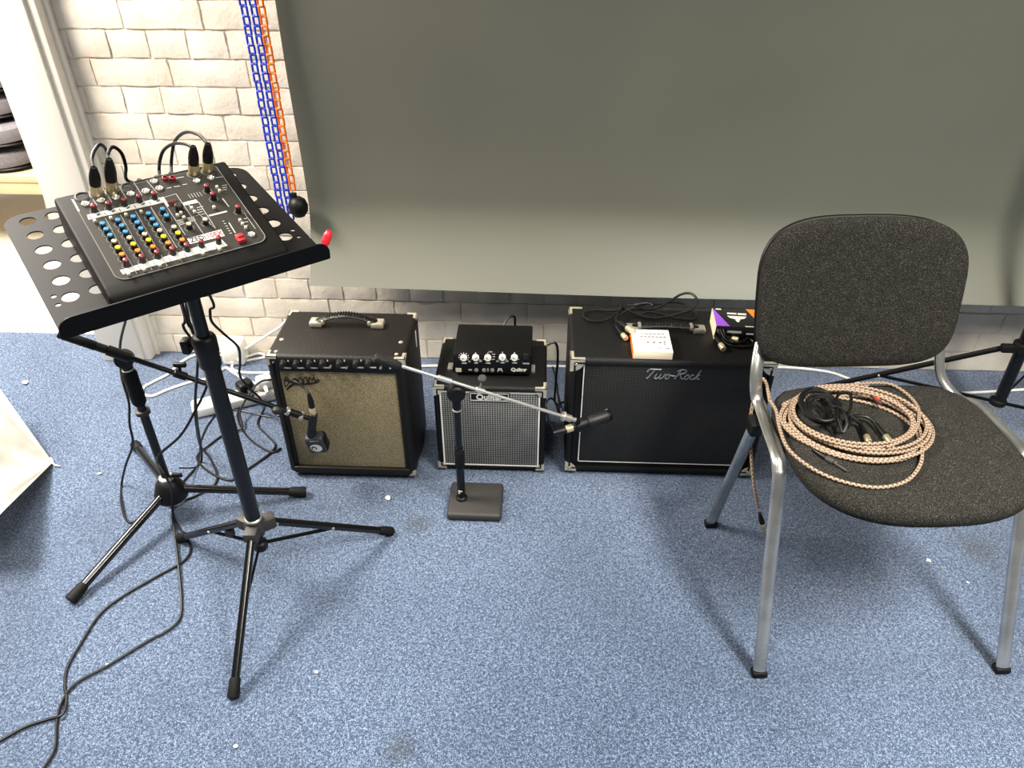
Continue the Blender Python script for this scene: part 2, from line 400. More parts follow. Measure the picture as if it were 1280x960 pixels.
# white door post at the wall end
tb = MB().box((-1.400, .03, 1.2), (.136, .18, 2.4), .004)
tr = struct('trim_1', tb, M_['frame_white'])
struct('trim_2', MB().box((-1.322, -.022, 1.2), (.028, .054, 2.4), .004).box((-1.303, -.008, 1.2), (.014, .018, 2.4), .003), M_['frame_white'])
struct('wall_far_room', MB().box((-2.6, 3.1, 1.2), (5.0, .08, 2.4)), M_['plaster'])
struct('baseboard_far_room', MB().box((-2.6, 3.05, .06), (5.0, .02, .12), .004), M_['frame_white'])

# ================================================================== PHOTO BACKDROP
pb = ony(387, 358, -.187); zb = pb.z
root = thing('photo_backdrop', 'wide grey paper photo backdrop hanging in front of white brick wall', 'backdrop', (.6, -.05, zb))
mb = MB(); NX, NZ = 40, 48; XL, XR, ZT = -.680, 2.1, 2.25
def prof(z, x):
    t = max(0, 1-(z-zb)/.21); return -.075+.010*math.exp(-((z-zb-.34)/.2)**2)-.115*t**1.65-.004*math.sin(x*3.1+.6)*(.3+t)
for s in (0, .0012):
    vs = []; fs = []
    for j in range(NZ+1):
        z = zb+(ZT-zb)*(j/NZ)**1.9
        for i in range(NX+1):
            x = XL+(XR-XL)*i/NX; vs.append((x+.006*(z-zb)*(1-i/NX)+(.003*math.sin(z*5) if i == 0 else 0), prof(z, x)+s, z-.020*(1-j/NZ)*((x-XL)/2.2)))
    for j in range(NZ):
        for i in range(NX): a = j*(NX+1)+i; q = [a, a+1, a+NX+2, a+NX+1]; fs.append(q if s == 0 else q[::-1])
    mb.add(vs, fs)
n0 = (NX+1)*(NZ+1); bd = [i for i in range(NX+1)]+[j*(NX+1)+NX for j in range(1, NZ+1)]+[NZ*(NX+1)+i for i in range(NX-1, -1, -1)]+[j*(NX+1) for j in range(NZ-1, 0, -1)]
for q in range(len(bd)): a, b = bd[q], bd[(q+1) % len(bd)]; mb.f.append([b, a, a+n0, b+n0]); mb.uv.append(None)
part('paper_sheet', mb, M_['paper'], root, True, sharp=60)
part('paper_roll', MB().cyl((XL-.01, -.105, ZT+.03), (XR, -.105, ZT+.03), .045, n=24), M_['paper'], root, True)
part('roll_core', MB().cyl((XL-.08, -.105, ZT+.03), (XR+.05, -.105, ZT+.03), .028, n=20), M_['steel'], root, True)
part('wall_bracket', MB().box((XL-.05, -.080, ZT+.03), (.03, .09, .14), .005), M_['black_metal'], root, True)

# plastic drive chains
def ring(w, h, r, rc):
    pts = [(x, 0, z) for (x, z) in rrect(-w/2, -h/2, w/2, h/2, (rc,)*4, 3)]
    return MB().tube(pts, r, 6, closed=True)
def chain(name, label, m, xs, Y, zbots, ends=None):
    r = thing(name, label, 'chain', (sum(xs)/len(xs), Y, min(zbots)))
    me1 = ring(.0138, .0200, .0030, .0020).mesh('link'); me2 = ring(.0030, .0050, .0018, .0014).mesh('link')
    for q in (me1, me2): q.materials.append(m)
    rest = MB()
    for x, zb_ in zip(xs, zbots):
        z = zb_+.012; k = 0
        while z < ZT+.02:
            M1 = Matrix.Translation((x+.0008*math.sin(k*1.7), Y, z)) @ Matrix.Rotation(.18*math.sin(k*2.3), 4, 'Z')
            M2 = Matrix.Translation((x, Y, z+.01125)) @ Matrix.Rotation(PI/2+.2*math.sin(k), 4, 'Z')
            if z < 1.3:
                inst(me1, 'link', r, INV[r.name] @ M1); inst(me2, 'link', r, INV[r.name] @ M2)
            else:
                for q, Mq in ((me1, M1), (me2, M2)): rest.add([v.co.copy() for v in q.vertices], [list(p.vertices) for p in q.polygons], INV[r.name] @ Mq)
            z += .0225; k += 1
    s = part('upper_links', rest, m, r); s['kind'] = 'stuff'
    return r
YC = -.105
xo = (ony(331, 20, YC).x+ony(360, 215, YC).x)/2
xb1 = (ony(309, 20, YC).x+ony(344, 230, YC).x)/2; xb2 = (ony(321, 20, YC).x+ony(355, 230, YC).x)/2
zo = ony(364, 238, YC).z; zbl = ony(355, 275, YC).z
chain('orange_chain', 'orange plastic link chain hanging beside the grey backdrop', M_['orange_chain'], [xo], YC, [zo])
chain('blue_chain', 'blue plastic link chain hanging in a double strand on brick wall', M_['blue_chain'], [xb1, xb2], YC, [zbl, zbl])
pw = ony(371, 258, YC)
rw = thing('chain_weight', 'round black chain weight hanging under the orange chain', 'weight', (pw.x, YC, pw.z-.03))
part('weight_body', MB().lathe([(0.001, -.03), (.016, -.028), (.026, -.014), (.028, .002), (.023, .018), (.012, .027), (.001, .028)], 22, Matrix.Translation((pw.x+.004, YC, pw.z))), M_['black_plastic'], rw, True)
part('hook', MB().box((pw.x-.004, YC, pw.z+.03), (.018, .012, .022), .003), M_['black_plastic'], rw, True)

# ================================================================== NEXT ROOM: bench and stacked seats
bx, by = -2.30, .98
bench = thing('low_bench', 'low beige wooden bench on metal legs in the next room', 'bench', (bx-.15, by, 0))
part('bench_top', MB().box((bx-.15, by, .325), (.95, .5, .03), .004), M_['bench_wood'], bench, True)
part('bench_rail', MB().box((bx-.15, by-.235, .285), (.9, .02, .05), .003), M_['bench_wood'], bench, True)
for lx, ly in ((-.57, -.2), (.27, -.2), (-.57, .2), (.27, .2)):
    lg = part('leg', MB().cyl((bx+lx-.02, by+ly-.02, .012), (bx+lx, by+ly, .31), .014), M_['steel'], bench, True)
    part('foot', MB().lathe([(.024, 0), (.024, .008), (.014, .016)], 14, Matrix.Translation((bx+lx-.02, by+ly-.02, 0))), M_['rubber'], lg, True, root=bench)
def pad_mesh(hx, hy, th, e=3.2, n=44, dish=0):
    mb = MB(); vs = []; fs = []
    rings = [(.05, -.5), (.9, -.5), (.975, -.36), (1, -.05), (.985, .25), (.93, .42), (.75, .5), (.4, .5), (.05, .5)]
    for (s, zz) in rings:
        for k in range(n):
            a = 2*PI*k/n; c_, s_ = math.cos(a), math.sin(a)
            x = hx*s*math.copysign(abs(c_)**(2/e), c_); y = hy*s*math.copysign(abs(s_)**(2/e), s_)
            vs.append((x, y, zz*th-dish*(1-(x/hx)**2)))
    for i in range(len(rings)-1):
        for k in range(n): k2 = (k+1) % n; fs.append([i*n+k, i*n+k2, (i+1)*n+k2, (i+1)*n+k])
    fs.append([k for k in range(n)][::-1]); fs.append([(len(rings)-1)*n+k for k in range(n)])
    return mb.add(vs, fs)
words = ['lowest of the stack on the beige bench', 'second from the bottom of the bench stack', 'third from the bottom of the bench stack', 'third from the top of the bench stack', 'second from the top of the bench stack', 'topmost of the stack on the beige bench']
zc = .341
for i in range(6):
    t = thing('seat_pad', 'grey upholstered seat pad, '+words[i], 'seat pad', (bx+.0+.012*math.sin(i*2.1)-.03*(i > 3), by-.02+.01*math.cos(i*3), zc), math.radians(-6+4*i), 'grey seat pads stacked on the bench')
    p = pad_mesh(.27, .235, .075); p.v = [q+Vector((0, 0, .0585-.014*(1-(q.x/.27)**2)+.0)) for q in p.v]; part('cushion', p, M_['grey_pad'], t)
    s = pad_mesh(.262, .228, .018); s.v = [q+Vector((0, 0, .014-.012*(1-(q.x/.27)**2)*0)) for q in s.v]; part('under_shell', s, M_['black_plastic'], t)
    zc += .099

# ================================================================== AMPLIFIERS
def cabinet(mb, x0, x1, y0, y1, z0, z1, bev, inset, dep):
    bm = bmesh.new(); bmesh.ops.create_cube(bm, size=1)
    for v in bm.verts: v.co = Vector(((x0+x1)/2+v.co.x*(x1-x0), (y0+y1)/2+v.co.y*(y1-y0), (z0+z1)/2+v.co.z*(z1-z0)))
    bmesh.ops.bevel(bm, geom=list(bm.edges), offset=bev, segments=3, profile=.5, affect='EDGES')
    bm.faces.ensure_lookup_table(); f = max(bm.faces, key=lambda q: (-q.normal.y > .99)*q.calc_area())
    bmesh.ops.inset_individual(bm, faces=[f], thickness=inset-bev); 
    r = bmesh.ops.extrude_face_region(bm, geom=[f]); vs = [e for e in r['geom'] if isinstance(e, bmesh.types.BMVert)]
    bmesh.ops.delete(bm, geom=[f], context='FACES_ONLY')
    bmesh.ops.translate(bm, verts=vs, vec=(0, dep, 0)); return mb.bm(bm)
def corner_cap(p, sx, sy, sz, R=.032):
    """three-faced metal corner with rounded lobes; p corner point, s* inward signs"""
    mb = MB(); t = .0016; k = 7
    for ax in range(3):
        vs = [(0, 0)]+[(R*math.cos(.5*PI*i/k)*(1 if i else 1), R*math.sin(.5*PI*i/k)) for i in range(k+1)]
        pts = []
        for lay in (-t, t*.6):
            for (a, b) in vs:
                q = [0, 0, 0]; q[ax] = lay; q[(ax+1) % 3] = a-(t if a == 0 else 0); q[(ax+2) % 3] = b-(t if b == 0 else 0)
                pts.append((p[0]+q[0]*sx, p[1]+q[1]*sy, p[2]+q[2]*sz))
        m = len(vs); fs = [list(range(m))[::-1], [m+i for i in range(m)]]+[[i, (i+1) % m, m+(i+1) % m, m+i] for i in range(m)]
        mb.add(pts, fs)
    c = (p[0]+.006*sx, p[1]+.006*sy, p[2]+.006*sz); mb.ball(c, .0085, 12)
    return mb
def screw(p, nrm, r=.006):
    p = Vector(p); return MB().lathe([(r, 0), (r*.9, .0018), (r*.4, .003), (.0005, .0031)], 12, frame_to(p, p+Vector(nrm)))
def strap_handle(root, xa, xb, y, z, capm, wd=.026, arch=.020):
    n = 22; pts = []
    for i in range(n+1):
        t = i/n; x = xa+.018+(xb-xa-.036)*t; pts.append((x, y, z+.012+arch*math.sin(PI*t)))
    h = part('carry_handle', MB().tube(pts, .01, 10, flat=(wd/2, .0055, (0, 0, 1))), M_['leather'], root, True)
    rd = MB()
    for i in range(4, n-3):
        rd.box((pts[i][0], y, pts[i][2]+.0055), (.004, wd*.7, .003), .001, 1)
    part('handle_ribs', rd, M_['leather'], h, True, root=root)
    for x, s in ((xa, 1), (xb, -1)):
        c = part('handle_end', MB().box((x+.016*s, y, z+.008), (.034, wd+.006, .016), .005).box((x+.036*s, y, z+.0145), (.010, wd+.004, .014), .004), capm, h, True, root=root)

# --- combo with tan grille
X0, X1, Y0, Y1, Z1 = -.677, -.328, -.603, -.378, .402
a1 = thing('guitar_combo', 'black vinyl guitar combo with tan grille cloth and control knobs', 'amplifier', ((X0+X1)/2, (Y0+Y1)/2, 0))
part('cabinet', cabinet(MB(), X0, X1, Y0, Y1, .014, Z1, .012, .018, .012), M_['tolex_brown'], a1, True)
for fx in (X0+.0215, X1-.0215): part('baffle_edge', MB().box((fx, Y0+.009, .200), (.011, .014, .35), .002), M_['tolex_brown'], a1, True)
part('grille', MB().box(((X0+X1)/2, Y0+.012, .200), (X1-X0-.052, .012, .322), .003), M_['grille_tan'], a1, True)
for zz in (.030,):
    part('front_sill', MB().box(((X0+X1)/2, Y0+.002, zz), (X1-X0-.03, .014, .022), .004), M_['tolex_brown'], a1, True)
cp = part('control_panel', MB().box(((X0+X1)/2, Y0+.006, .3735), (X1-X0-.042, .014, .034), .003), M_['black_plastic'], a1, True)
kpx = [(152, 565), (257, 565), (364, 565), (467, 563), (602, 563), (735, 562), (835, 561)]
for (cx, cy) in kpx:
    p = ony(330+cx/6.4, 370+cy/6.4, Y0-.01)
    kb = part('knob', MB().lathe([(.0095, 0), (.0095, .004), (.0072, .006), (.0068, .016), (.004, .0175), (.0005, .0175)], 18, frame_to((p.x, Y0-.002, p.z+.006), (p.x, Y0-1, p.z+.006))), M_['knob_black'], cp, True, root=a1)
    part('dial_print', MB().box((p.x+.010, Y0-.0025, p.z-.009), (.014, .0006, .0035)).box((p.x-.002, Y0-.0025, p.z-.0065), (.008, .0006, .007)).box((p.x+.0125, Y0-.0025, p.z+.012), (.003, .0006, .005)), M_['white_print'], cp, True, root=a1)
for (cx, cy) in ((665, 570), (937, 571), (1015, 570), (535, 562)):
    p = ony(330+cx/6.4, 370+cy/6.4, Y0-.003)
    part('switch', MB().cyl((p.x, Y0-.002, p.z), (p.x, Y0-.012, p.z+.003), .0028, n=8), M_['steel'], cp, True, root=a1)
# ornate script logo, drawn as strokes
def strokes(lines, org, sx, sz, y, r, n=6):
    mb = MB()
    for ln in lines:
        mb.tube(spline([(org[0]+a*sx, y, org[1]+b*sz) for a, b in ln], n), r, 5)
    return mb
lg = ony(330+182/6.4, 370+752/6.4, Y0+.005); rg = ony(330+438/6.4, 370+685/6.4, Y0+.005)
logo = [[(.0, .55), (.06, .95), (.14, .85), (.10, .5), (.02, .25), (.0, .5)], [(.1, .5), (.2, .6), (.22, .35), (.1, .15), (.02, .0), (.12, .3), (.3, .5), (.6, .52), (1.0, .72)],
        [(.25, .5), (.27, .8), (.34, .9), (.38, .6), (.33, .5)], [(.4, .52), (.42, .85), (.5, .95), (.53, .6), (.47, .52)], [(.55, .55), (.58, .9), (.66, 1.0), (.68, .62)],
        [(.7, .6), (.74, 1.02), (.8, .75), (.86, 1.0), (.88, .7)], [(.05, .1), (.2, .36), (.5, .44), (.8, .52), (.95, .62)], [(.88, .7), (.95, .85), (1.02, .74)]]
part('script_logo', strokes(logo, (lg.x-.002, lg.z), rg.x-lg.x+.004, .042, Y0+.0045, .0013), M_['dark_print'], a1, True)
strap_handle(a1, X0+.078, X1-.078, Y1-.075, Z1, M_['nickel_corner'])
for sx, x in ((1, X0), (-1, X1)):
    for sy, y in ((1, Y0), (-1, Y1)): part('corner_cap', corner_cap((x+.0022*sx, y+.0022*sy, Z1-.0022), sx, sy, -1, .026), M_['nickel_corner'], a1, True)
    part('foot', MB().lathe([(.016, 0), (.018, .014)], 14, Matrix.Translation((x+.03*sx, Y0+.03, 0))), M_['rubber'], a1, True)
    part('foot', MB().lathe([(.016, 0), (.018, .014)], 14, Matrix.Translation((x+.03*sx, Y1-.03, 0))), M_['rubber'], a1, True)
    part('screw', screw((x+.022*sx, Y0+.075, Z1-.0004), (0, 0, 1)), M_['nickel_corner'], a1, True)
    part('screw', screw((x+.024*sx, Y0+.02, Z1-.0004), (0, 0, 1), .005), M_['nickel_corner'], a1, True)
part('vent_slot', MB().box((X1+.0004, Y1-.06, Z1-.045), (.002, .008, .05), .0008), M_['white_print'], a1, True)
part('corner_cap', corner_cap((X1-.0022, Y0+.0022, .0162), -1, 1, 1, .018), M_['nickel_corner'], a1, True)

# --- small cabinet with silver grille
X0, X1, Y0, Y1, Z1 = -.272, .022, -.562, -.325, .292
a2 = thing('speaker_cabinet', 'small black speaker cabinet with silver woven grille and metal corners', 'speaker cabinet', ((X0+X1)/2, (Y0+Y1)/2, 0))
part('cabinet', cabinet(MB(), X0, X1, Y0, Y1, .010, Z1, .009, .014, .010), M_['tolex'], a2, True)
part('grille', MB().box(((X0+X1)/2, Y0+.009, .148), (X1-X0-.036, .010, .254), .002), M_['grille_silver'], a2, True)
def piping(root, x0, x1, z0, z1, y, w=.0042):
    mb = MB().box(((x0+x1)/2, y, z0), (x1-x0, .004, w)).box(((x0+x1)/2, y, z1), (x1-x0, .004, w)).box((x0, y, (z0+z1)/2), (w, .004, z1-z0)).box((x1, y, (z0+z1)/2), (w, .004, z1-z0))
    part('piping', mb, M_['white_plastic'], root, True)
piping(a2, X0+.018, X1-.018, .024, .274, Y0+.005)
bl = ony(587, 502, Y0); br = ony(637, 491, Y0)
bcx, bcz = (bl.x+br.x)/2+.0, (bl.z+br.z)/2+.0
bg = part('badge', MB().box((bcx, Y0+.0025, bcz), (.105, .004, .026), .001), M_['black_plastic'], a2, True)
part('badge_border', MB().box((bcx, Y0+.0003, bcz+.0112), (.100, .001, .0016)).box((bcx, Y0+.0003, bcz-.0112), (.100, .001, .0016)).box((bcx-.0492, Y0+.0003, bcz), (.0016, .001, .022)).box((bcx+.0492, Y0+.0003, bcz), (.0016, .001, .022)), M_['white_print'], bg, True, root=a2)
v, f = glyphs('Quilter', .0235, bold=.0006); part('lettering', MB().add(v, f, Matrix.Translation((bcx, Y0-.0002, bcz-.001)) @ FRONT), M_['white_print'], bg, True, root=a2)
for sx, x in ((1, X0), (-1, X1)):
    for sy, y in ((1, Y0), (-1, Y1)): part('corner_cap', corner_cap((x+.0018*sx, y+.0018*sy, Z1-.0018), sx, sy, -1, .028), M_['nickel_corner'], a2, True)
    part('corner_cap', corner_cap((x+.0018*sx, Y0+.0018, .0118), sx, 1, 1, .022), M_['nickel_corner'], a2, True)
    for y in (Y0+.03, Y1-.03): part('foot', MB().lathe([(.014, 0), (.015, .011)], 12, Matrix.Translation((x+.03*sx, y, 0))), M_['rubber'], a2, True)
    part('side_bracket', MB().box((x+.038*sx, Y0+.085, Z1+.003), (.014, .03, .009), .002), M_['steel'], a2, True)

# --- amplifier head on it
HX0, HX1, HY0, HY1, HZ0, HZ1 = -.222, -.019, -.512, -.362, .293, .360
hd = thing('amplifier_head', 'small black amplifier head with cream knobs on the silver-grille cabinet', 'amplifier head', ((HX0+HX1)/2, (HY0+HY1)/2, HZ0))
part('case', MB().box(((HX0+HX1)/2, (HY0+HY1)/2, (HZ0+.006+HZ1)/2), (HX1-HX0, HY1-HY0, HZ1-HZ0-.006), .004), M_['black_metal'], hd, True)
fp = part('front_panel', MB().box(((HX0+HX1)/2, HY0-.0005, (HZ0+.007+HZ1)/2), (HX1-HX0-.006, .002, HZ1-HZ0-.014), .0006), M_['black_plastic'], hd, True)
for x in (HX0+.02, HX1-.02):
    for y in (HY0+.02, HY1-.02): part('foot', MB().lathe([(.008, 0), (.009, .0065)], 10, Matrix.Translation((x, y, HZ0))), M_['rubber'], hd, True)
def hp(cx, cy): return ony(540+cx/8.533, 395+cy/8.533, HY0-.002)
for i, (cx, cy) in enumerate(((340, 440), (467, 438), (596, 440), (752, 435), (880, 437))):
    p = hp(cx, cy); a = (-1.0, .7, -.6, .05, -.7)[i]
    kb = part('knob', MB().lathe([(.0088, 0), (.0088, .006), (.0076, .009), (.0005, .0095)], 18, frame_to((p.x, HY0-.0012, p.z), (p.x, HY0-1, p.z))), M_['k_cream'], fp, True, root=hd)
    part('pointer', MB().box((0, 0, .003), (.0014, .0008, .007), M=Matrix.Translation((p.x, HY0-.0107, p.z)) @ Matrix.Rotation(a, 4, 'Y')), M_['dark_print'], kb, True, root=hd)
    tk = MB()
    for q in range(9):
        b = -2.2+4.4*q/8
        if i not in (0,) and q not in (0, 4, 8): continue
        tk.box((p.x+.0125*math.sin(b), HY0-.0017, p.z+.0125*math.cos(b)), (.0024, .0006, .0024))
    tk.box((p.x, HY0-.0017, p.z-.0185), (.010 if i % 2 else .013, .0006, .0032)); part('dial_print', tk, M_['white_print'], fp, True, root=hd)
tk = MB()
for cx, cy, w_, h_ in ((657, 410, .008, .003), (660, 435, .006, .003), (657, 462, .006, .003), (625, 384, .009, .003), (400, 485, .006, .005), (516, 482, .008, .005), (700, 483, .008, .005), (798, 483, .008, .005), (1003, 508, .017, .004), (408, 575, .009, .004), (597, 575, .003, .010)):
    p = hp(cx, cy); tk.box((p.x, HY0-.0017, p.z), (w_, .0006, h_))
part('panel_print', tk, M_['grey_print'], fp, True, root=hd)
p = hp(283, 577); part('input_label', MB().box((p.x, HY0-.0017, p.z), (.015, .0006, .012)), M_['k_grey'], fp, True, root=hd)
for cx, cy in ((472, 576), (555, 578), (643, 577)):
    p = hp(cx, cy); part('trim_control', MB().lathe([(.0058, 0), (.0055, .003), (.003, .004), (.0005, .004)], 14, frame_to((p.x, HY0-.0012, p.z), (p.x, HY0-1, p.z))), M_['steel'], fp, True, root=hd)
p = hp(725, 577); part('panel_emblem', MB().tube([(p.x-.006, HY0-.0018, p.z-.005), (p.x-.004, HY0-.0018, p.z+.004), (p.x+.004, HY0-.0018, p.z+.004), (p.x+.006, HY0-.0018, p.z-.005)], .0010, 5).box((p.x, HY0-.0018, p.z-.0005), (.009, .0008, .0015)), M_['white_print'], fp, True, root=hd)
p = hp(925, 575); v, f = glyphs('Quilter', .0135, bold=.0007); part('lettering', MB().add(v, f, Matrix.Translation((p.x, HY0-.0017, p.z)) @ FRONT), M_['white_print'], fp, True, root=hd)
p = hp(1000, 435); part('power_switch', MB().box((p.x, HY0-.003, p.z), (.012, .006, .018), .0015), M_['knob_black'], fp, True, root=hd)

# --- large cabinet with black grille
X0, X1, Y0, Y1, Z1 = .078, .592, -.562, -.300, .386
a3 = thing('speaker_cabinet', 'large black speaker cabinet with black grille, white piping and silver script lettering', 'speaker cabinet', ((X0+X1)/2, (Y0+Y1)/2, 0))
part('cabinet', cabinet(MB(), X0, X1, Y0, Y1, .012, Z1, .013, .016, .014), M_['tolex'], a3, True)
part('baffle', MB().box(((X0+X1)/2, Y0+.0135, .199), (X1-X0-.034, .004, .342)), M_['tolex'], a3, True)
part('grille', MB().box(((X0+X1)/2, Y0+.010, .207), (X1-X0-.074, .008, .322), .002), M_['grille_black'], a3, True)
piping(a3, X0+.0375, X1-.0375, .046, .3675, Y0+.0085)
A = [ony(680+x/3.69, 350+y/3.69, Y0+.004) for x, y in ((470, 455), (735, 455))]; Lx = (A[1].x-A[0].x); zl = (A[0].z+A[1].z)/2-.002
tw = [[(.0, .75), (.03, .98), (.1, 1.0), (.24, .98)], [(.02, .8), (.0, .68)], [(.13, .99), (.1, .6), (.06, .1), (.03, .02)],
      [(.19, .5), (.175, .12), (.21, .02), (.255, .2), (.27, .5)], [(.27, .5), (.26, .12), (.29, .02), (.33, .2), (.345, .5), (.36, .42)],
      [(.40, .48), (.365, .25), (.38, .03), (.42, .05), (.44, .3), (.41, .5), (.40, .45)], [(.44, .4), (.47, .36)], [(.475, .33), (.53, .33)],
      [(.60, .98), (.585, .6), (.545, .02)], [(.54, .8), (.60, 1.0), (.69, .95), (.69, .7), (.60, .52)], [(.60, .52), (.64, .3), (.68, .03), (.71, .1)],
      [(.755, .48), (.72, .25), (.735, .03), (.775, .05), (.795, .3), (.765, .5), (.755, .45)], [(.87, .42), (.85, .5), (.82, .3), (.83, .05), (.87, .04), (.90, .18)],
      [(.96, 1.0), (.935, .5), (.905, .02)], [(.925, .28), (.96, .48), (.985, .45)], [(.94, .32), (.965, .05), (1.0, .1)]]
part('lettering', strokes([[(a+.05*b, b) for a, b in l] for l in tw], (A[0].x-.004, zl), Lx*.96, .029, Y0+.0045, .0018), mat('silver_lettering', '#8f979b', .35, .6), a3, True)
for sx, x in ((1, X0), (-1, X1)):
    for sy, y in ((1, Y0), (-1, Y1)): part('corner_cap', corner_cap((x+.0024*sx, y+.0024*sy, Z1-.0024), sx, sy, -1, .036), M_['nickel_corner'], a3, True)
    part('corner_cap', corner_cap((x+.0024*sx, Y0+.0024, .0144), sx, 1, 1, .030), M_['nickel_corner'], a3, True)
    part('screw', screw((x+.016*sx, Y0-.0012, Z1-.016), (0, -1, 0), .004), M_['steel'], a3, True)
    part('screw', screw((x+.014*sx, Y0-.0012, .028), (0, -1, 0), .004), M_['steel'], a3, True)
    for y in (Y0+.04, Y1-.04): part('foot', MB().lathe([(.017, 0), (.019, .013)], 12, Matrix.Translation((x+.04*sx, y, 0))), M_['rubber'], a3, True)
hl = onz(783, 409, Z1+.01); hr = onz(880, 412, Z1+.01)
strap_handle(a3, .225, .432, -.420, Z1, M_['steel'], .022, .006)

# ================================================================== THINGS ON THE LARGE CABINET
ZT3 = Z1
def b2(cx, cy, z): return onz(720+cx/8, 355+cy/8, z)
q = [b2(575, 455, ZT3+.022), b2(940, 462, ZT3+.022), b2(955, 685, ZT3+.022), b2(548, 672, ZT3+.022)]
cxy = sum(q, Vector())/4; wv = ((q[1]-q[0])+(q[2]-q[3])).normalized(); ang = math.atan2(wv.y, wv.x)
wd = ((q[1]-q[0]).length+(q[2]-q[3]).length)/2; dp = ((q[3]-q[0]).length+(q[2]-q[1]).length)/2
ob = thing('small_box', 'small white card box with orange side on the large cabinet', 'box', (cxy.x, cxy.y, ZT3), ang)
part('carton', MB().box((0, 0, .0108), (wd, dp, .0208), .0008), M_['cream_card'], ob)
part('lid_face', MB().box((0, 0, .0216), (wd, dp, .0008)), M_['white_card'], ob)
part('orange_side', MB().box((-wd/2-.0003, 0, .0108), (.0008, dp*.98, .0205)), M_['orange_card'], ob)
pr = MB()
def bar(u, v, w_, h_): pr.box((u*wd, v*dp, .0222), (w_*wd, h_*dp, .0004))
for k in range(6): bar(-.22+.11*k, .30, .09, .035)
for k in range(7): bar(-.24+.1*k, .17, .07, .05)
for k in range(3): bar(-.10+.16*k, -.08, .07, .06)
for k in range(3): bar(.33, -.03-.07*k, .05, .04)
bar(.17, -.33, .06, .03); bar(.38, -.33, .1, .035); bar(-.2, -.25, .25, .015); bar(-.38, .42, .03, .04)
part('printed_lines', pr, M_['dim_print'], ob)

# cable pack box, black with purple and orange corners
def b3(cx, cy, z): return onz(870+cx/12, 370+cy/12, z)
zt = ZT3+.042
q = [b3(245, 185, zt), b3(845, 190, zt), b3(845, 470, zt), b3(300, 455, zt)]
bxw = .118; cen = Vector((q[0].x+bxw/2-.002, (q[0].y+q[3].y)/2, ZT3)); bd_ = (q[0]-q[3]).length
cb = thing('cable_box', 'black carton with purple and orange corners on the large cabinet', 'box', cen, math.radians(-3))
part('carton', MB().box((0, 0, .021), (bxw, bd_, .0418), .0006), M_['black_card'], cb)
hx, hy = bxw/2, bd_/2
part('purple_corner', MB().add([(-hx, hy, .0423), (-hx, -hy, .0423), (-hx+.034, -hy, .0423)], [[0, 1, 2]]), M_['purple_card'], cb)
part('orange_corner', MB().add([(hx, hy, .0423), (hx, -hy, .0423), (hx-.032, hy, .0423)], [[0, 2, 1]]), M_['orange_card'], cb)
part('cream_side', MB().box((-hx-.0003, 0, .021), (.0008, bd_*.99, .0415)), M_['cream_card'], cb)
pr = MB().box((-.012, hy*.42, .0424), (.024, .008, .0004)).box((.014, hy*.40, .0424), (.022, .009, .0004))
pr.add([(-.026, hy*.15, .0426), (.024, hy*.15, .0426), (.018, -hy*.1, .0426), (.006, -hy*.2, .0426), (.001, -hy*.5, .0426), (-.005, -hy*.5, .0426), (-.008, -hy*.2, .0426), (-.02, -hy*.1, .0426)], [[0, 7, 6, 5, 4, 3, 2, 1]])
pr.box((-.044, hy*.85, .0424), (.014, .006, .0004)).box((.03, -hy*.95, .0424), (.034, .004, .0004))
pr.box((-.012, -hy-.0003, .026), (.036, .0005, .006)).box((.028, -hy-.0003, .022), (.018, .0005, .004))
part('printed_lines', pr, M_['white_print'], cb)

def plug(root, parent, base, dirv, boot='black_plastic', shell='steel', s=1.0, jack=False, ls=1.0):
    """XLR (or jack) connector: shell starts at base, boot follows along dirv"""
    M = frame_to(base, Vector(base)+Vector(dirv)) @ Matrix.Diagonal((1, 1, ls, 1))
    sh = [(.0088*s, 0), (.0095*s, .001), (.0095*s, .024*s), (.0085*s, .027*s)] if not jack else [(.0016, -.030), (.0030, -.027), (.0031, -.001), (.006, 0), (.0068, .002), (.0068, .022*s), (.006, .025*s)]
    b0 = sh[-1][1]
    p = part('plug_shell', MB().lathe(sh, 16, M), M_[shell], parent, True, root=root)
    part('plug_boot', MB().lathe([(.0088*s if not jack else .0062, b0-.001), (.0090*s if not jack else .006, b0+.016*s), (.0080*s if not jack else .005, b0+.028*s), (.0052*s, b0+.044*s), (.0044, b0+.047*s)], 14, M), M_[boot], p, True, root=root)
    return Vector(base)+Vector(dirv).normalized()*(b0+.046*s)*ls

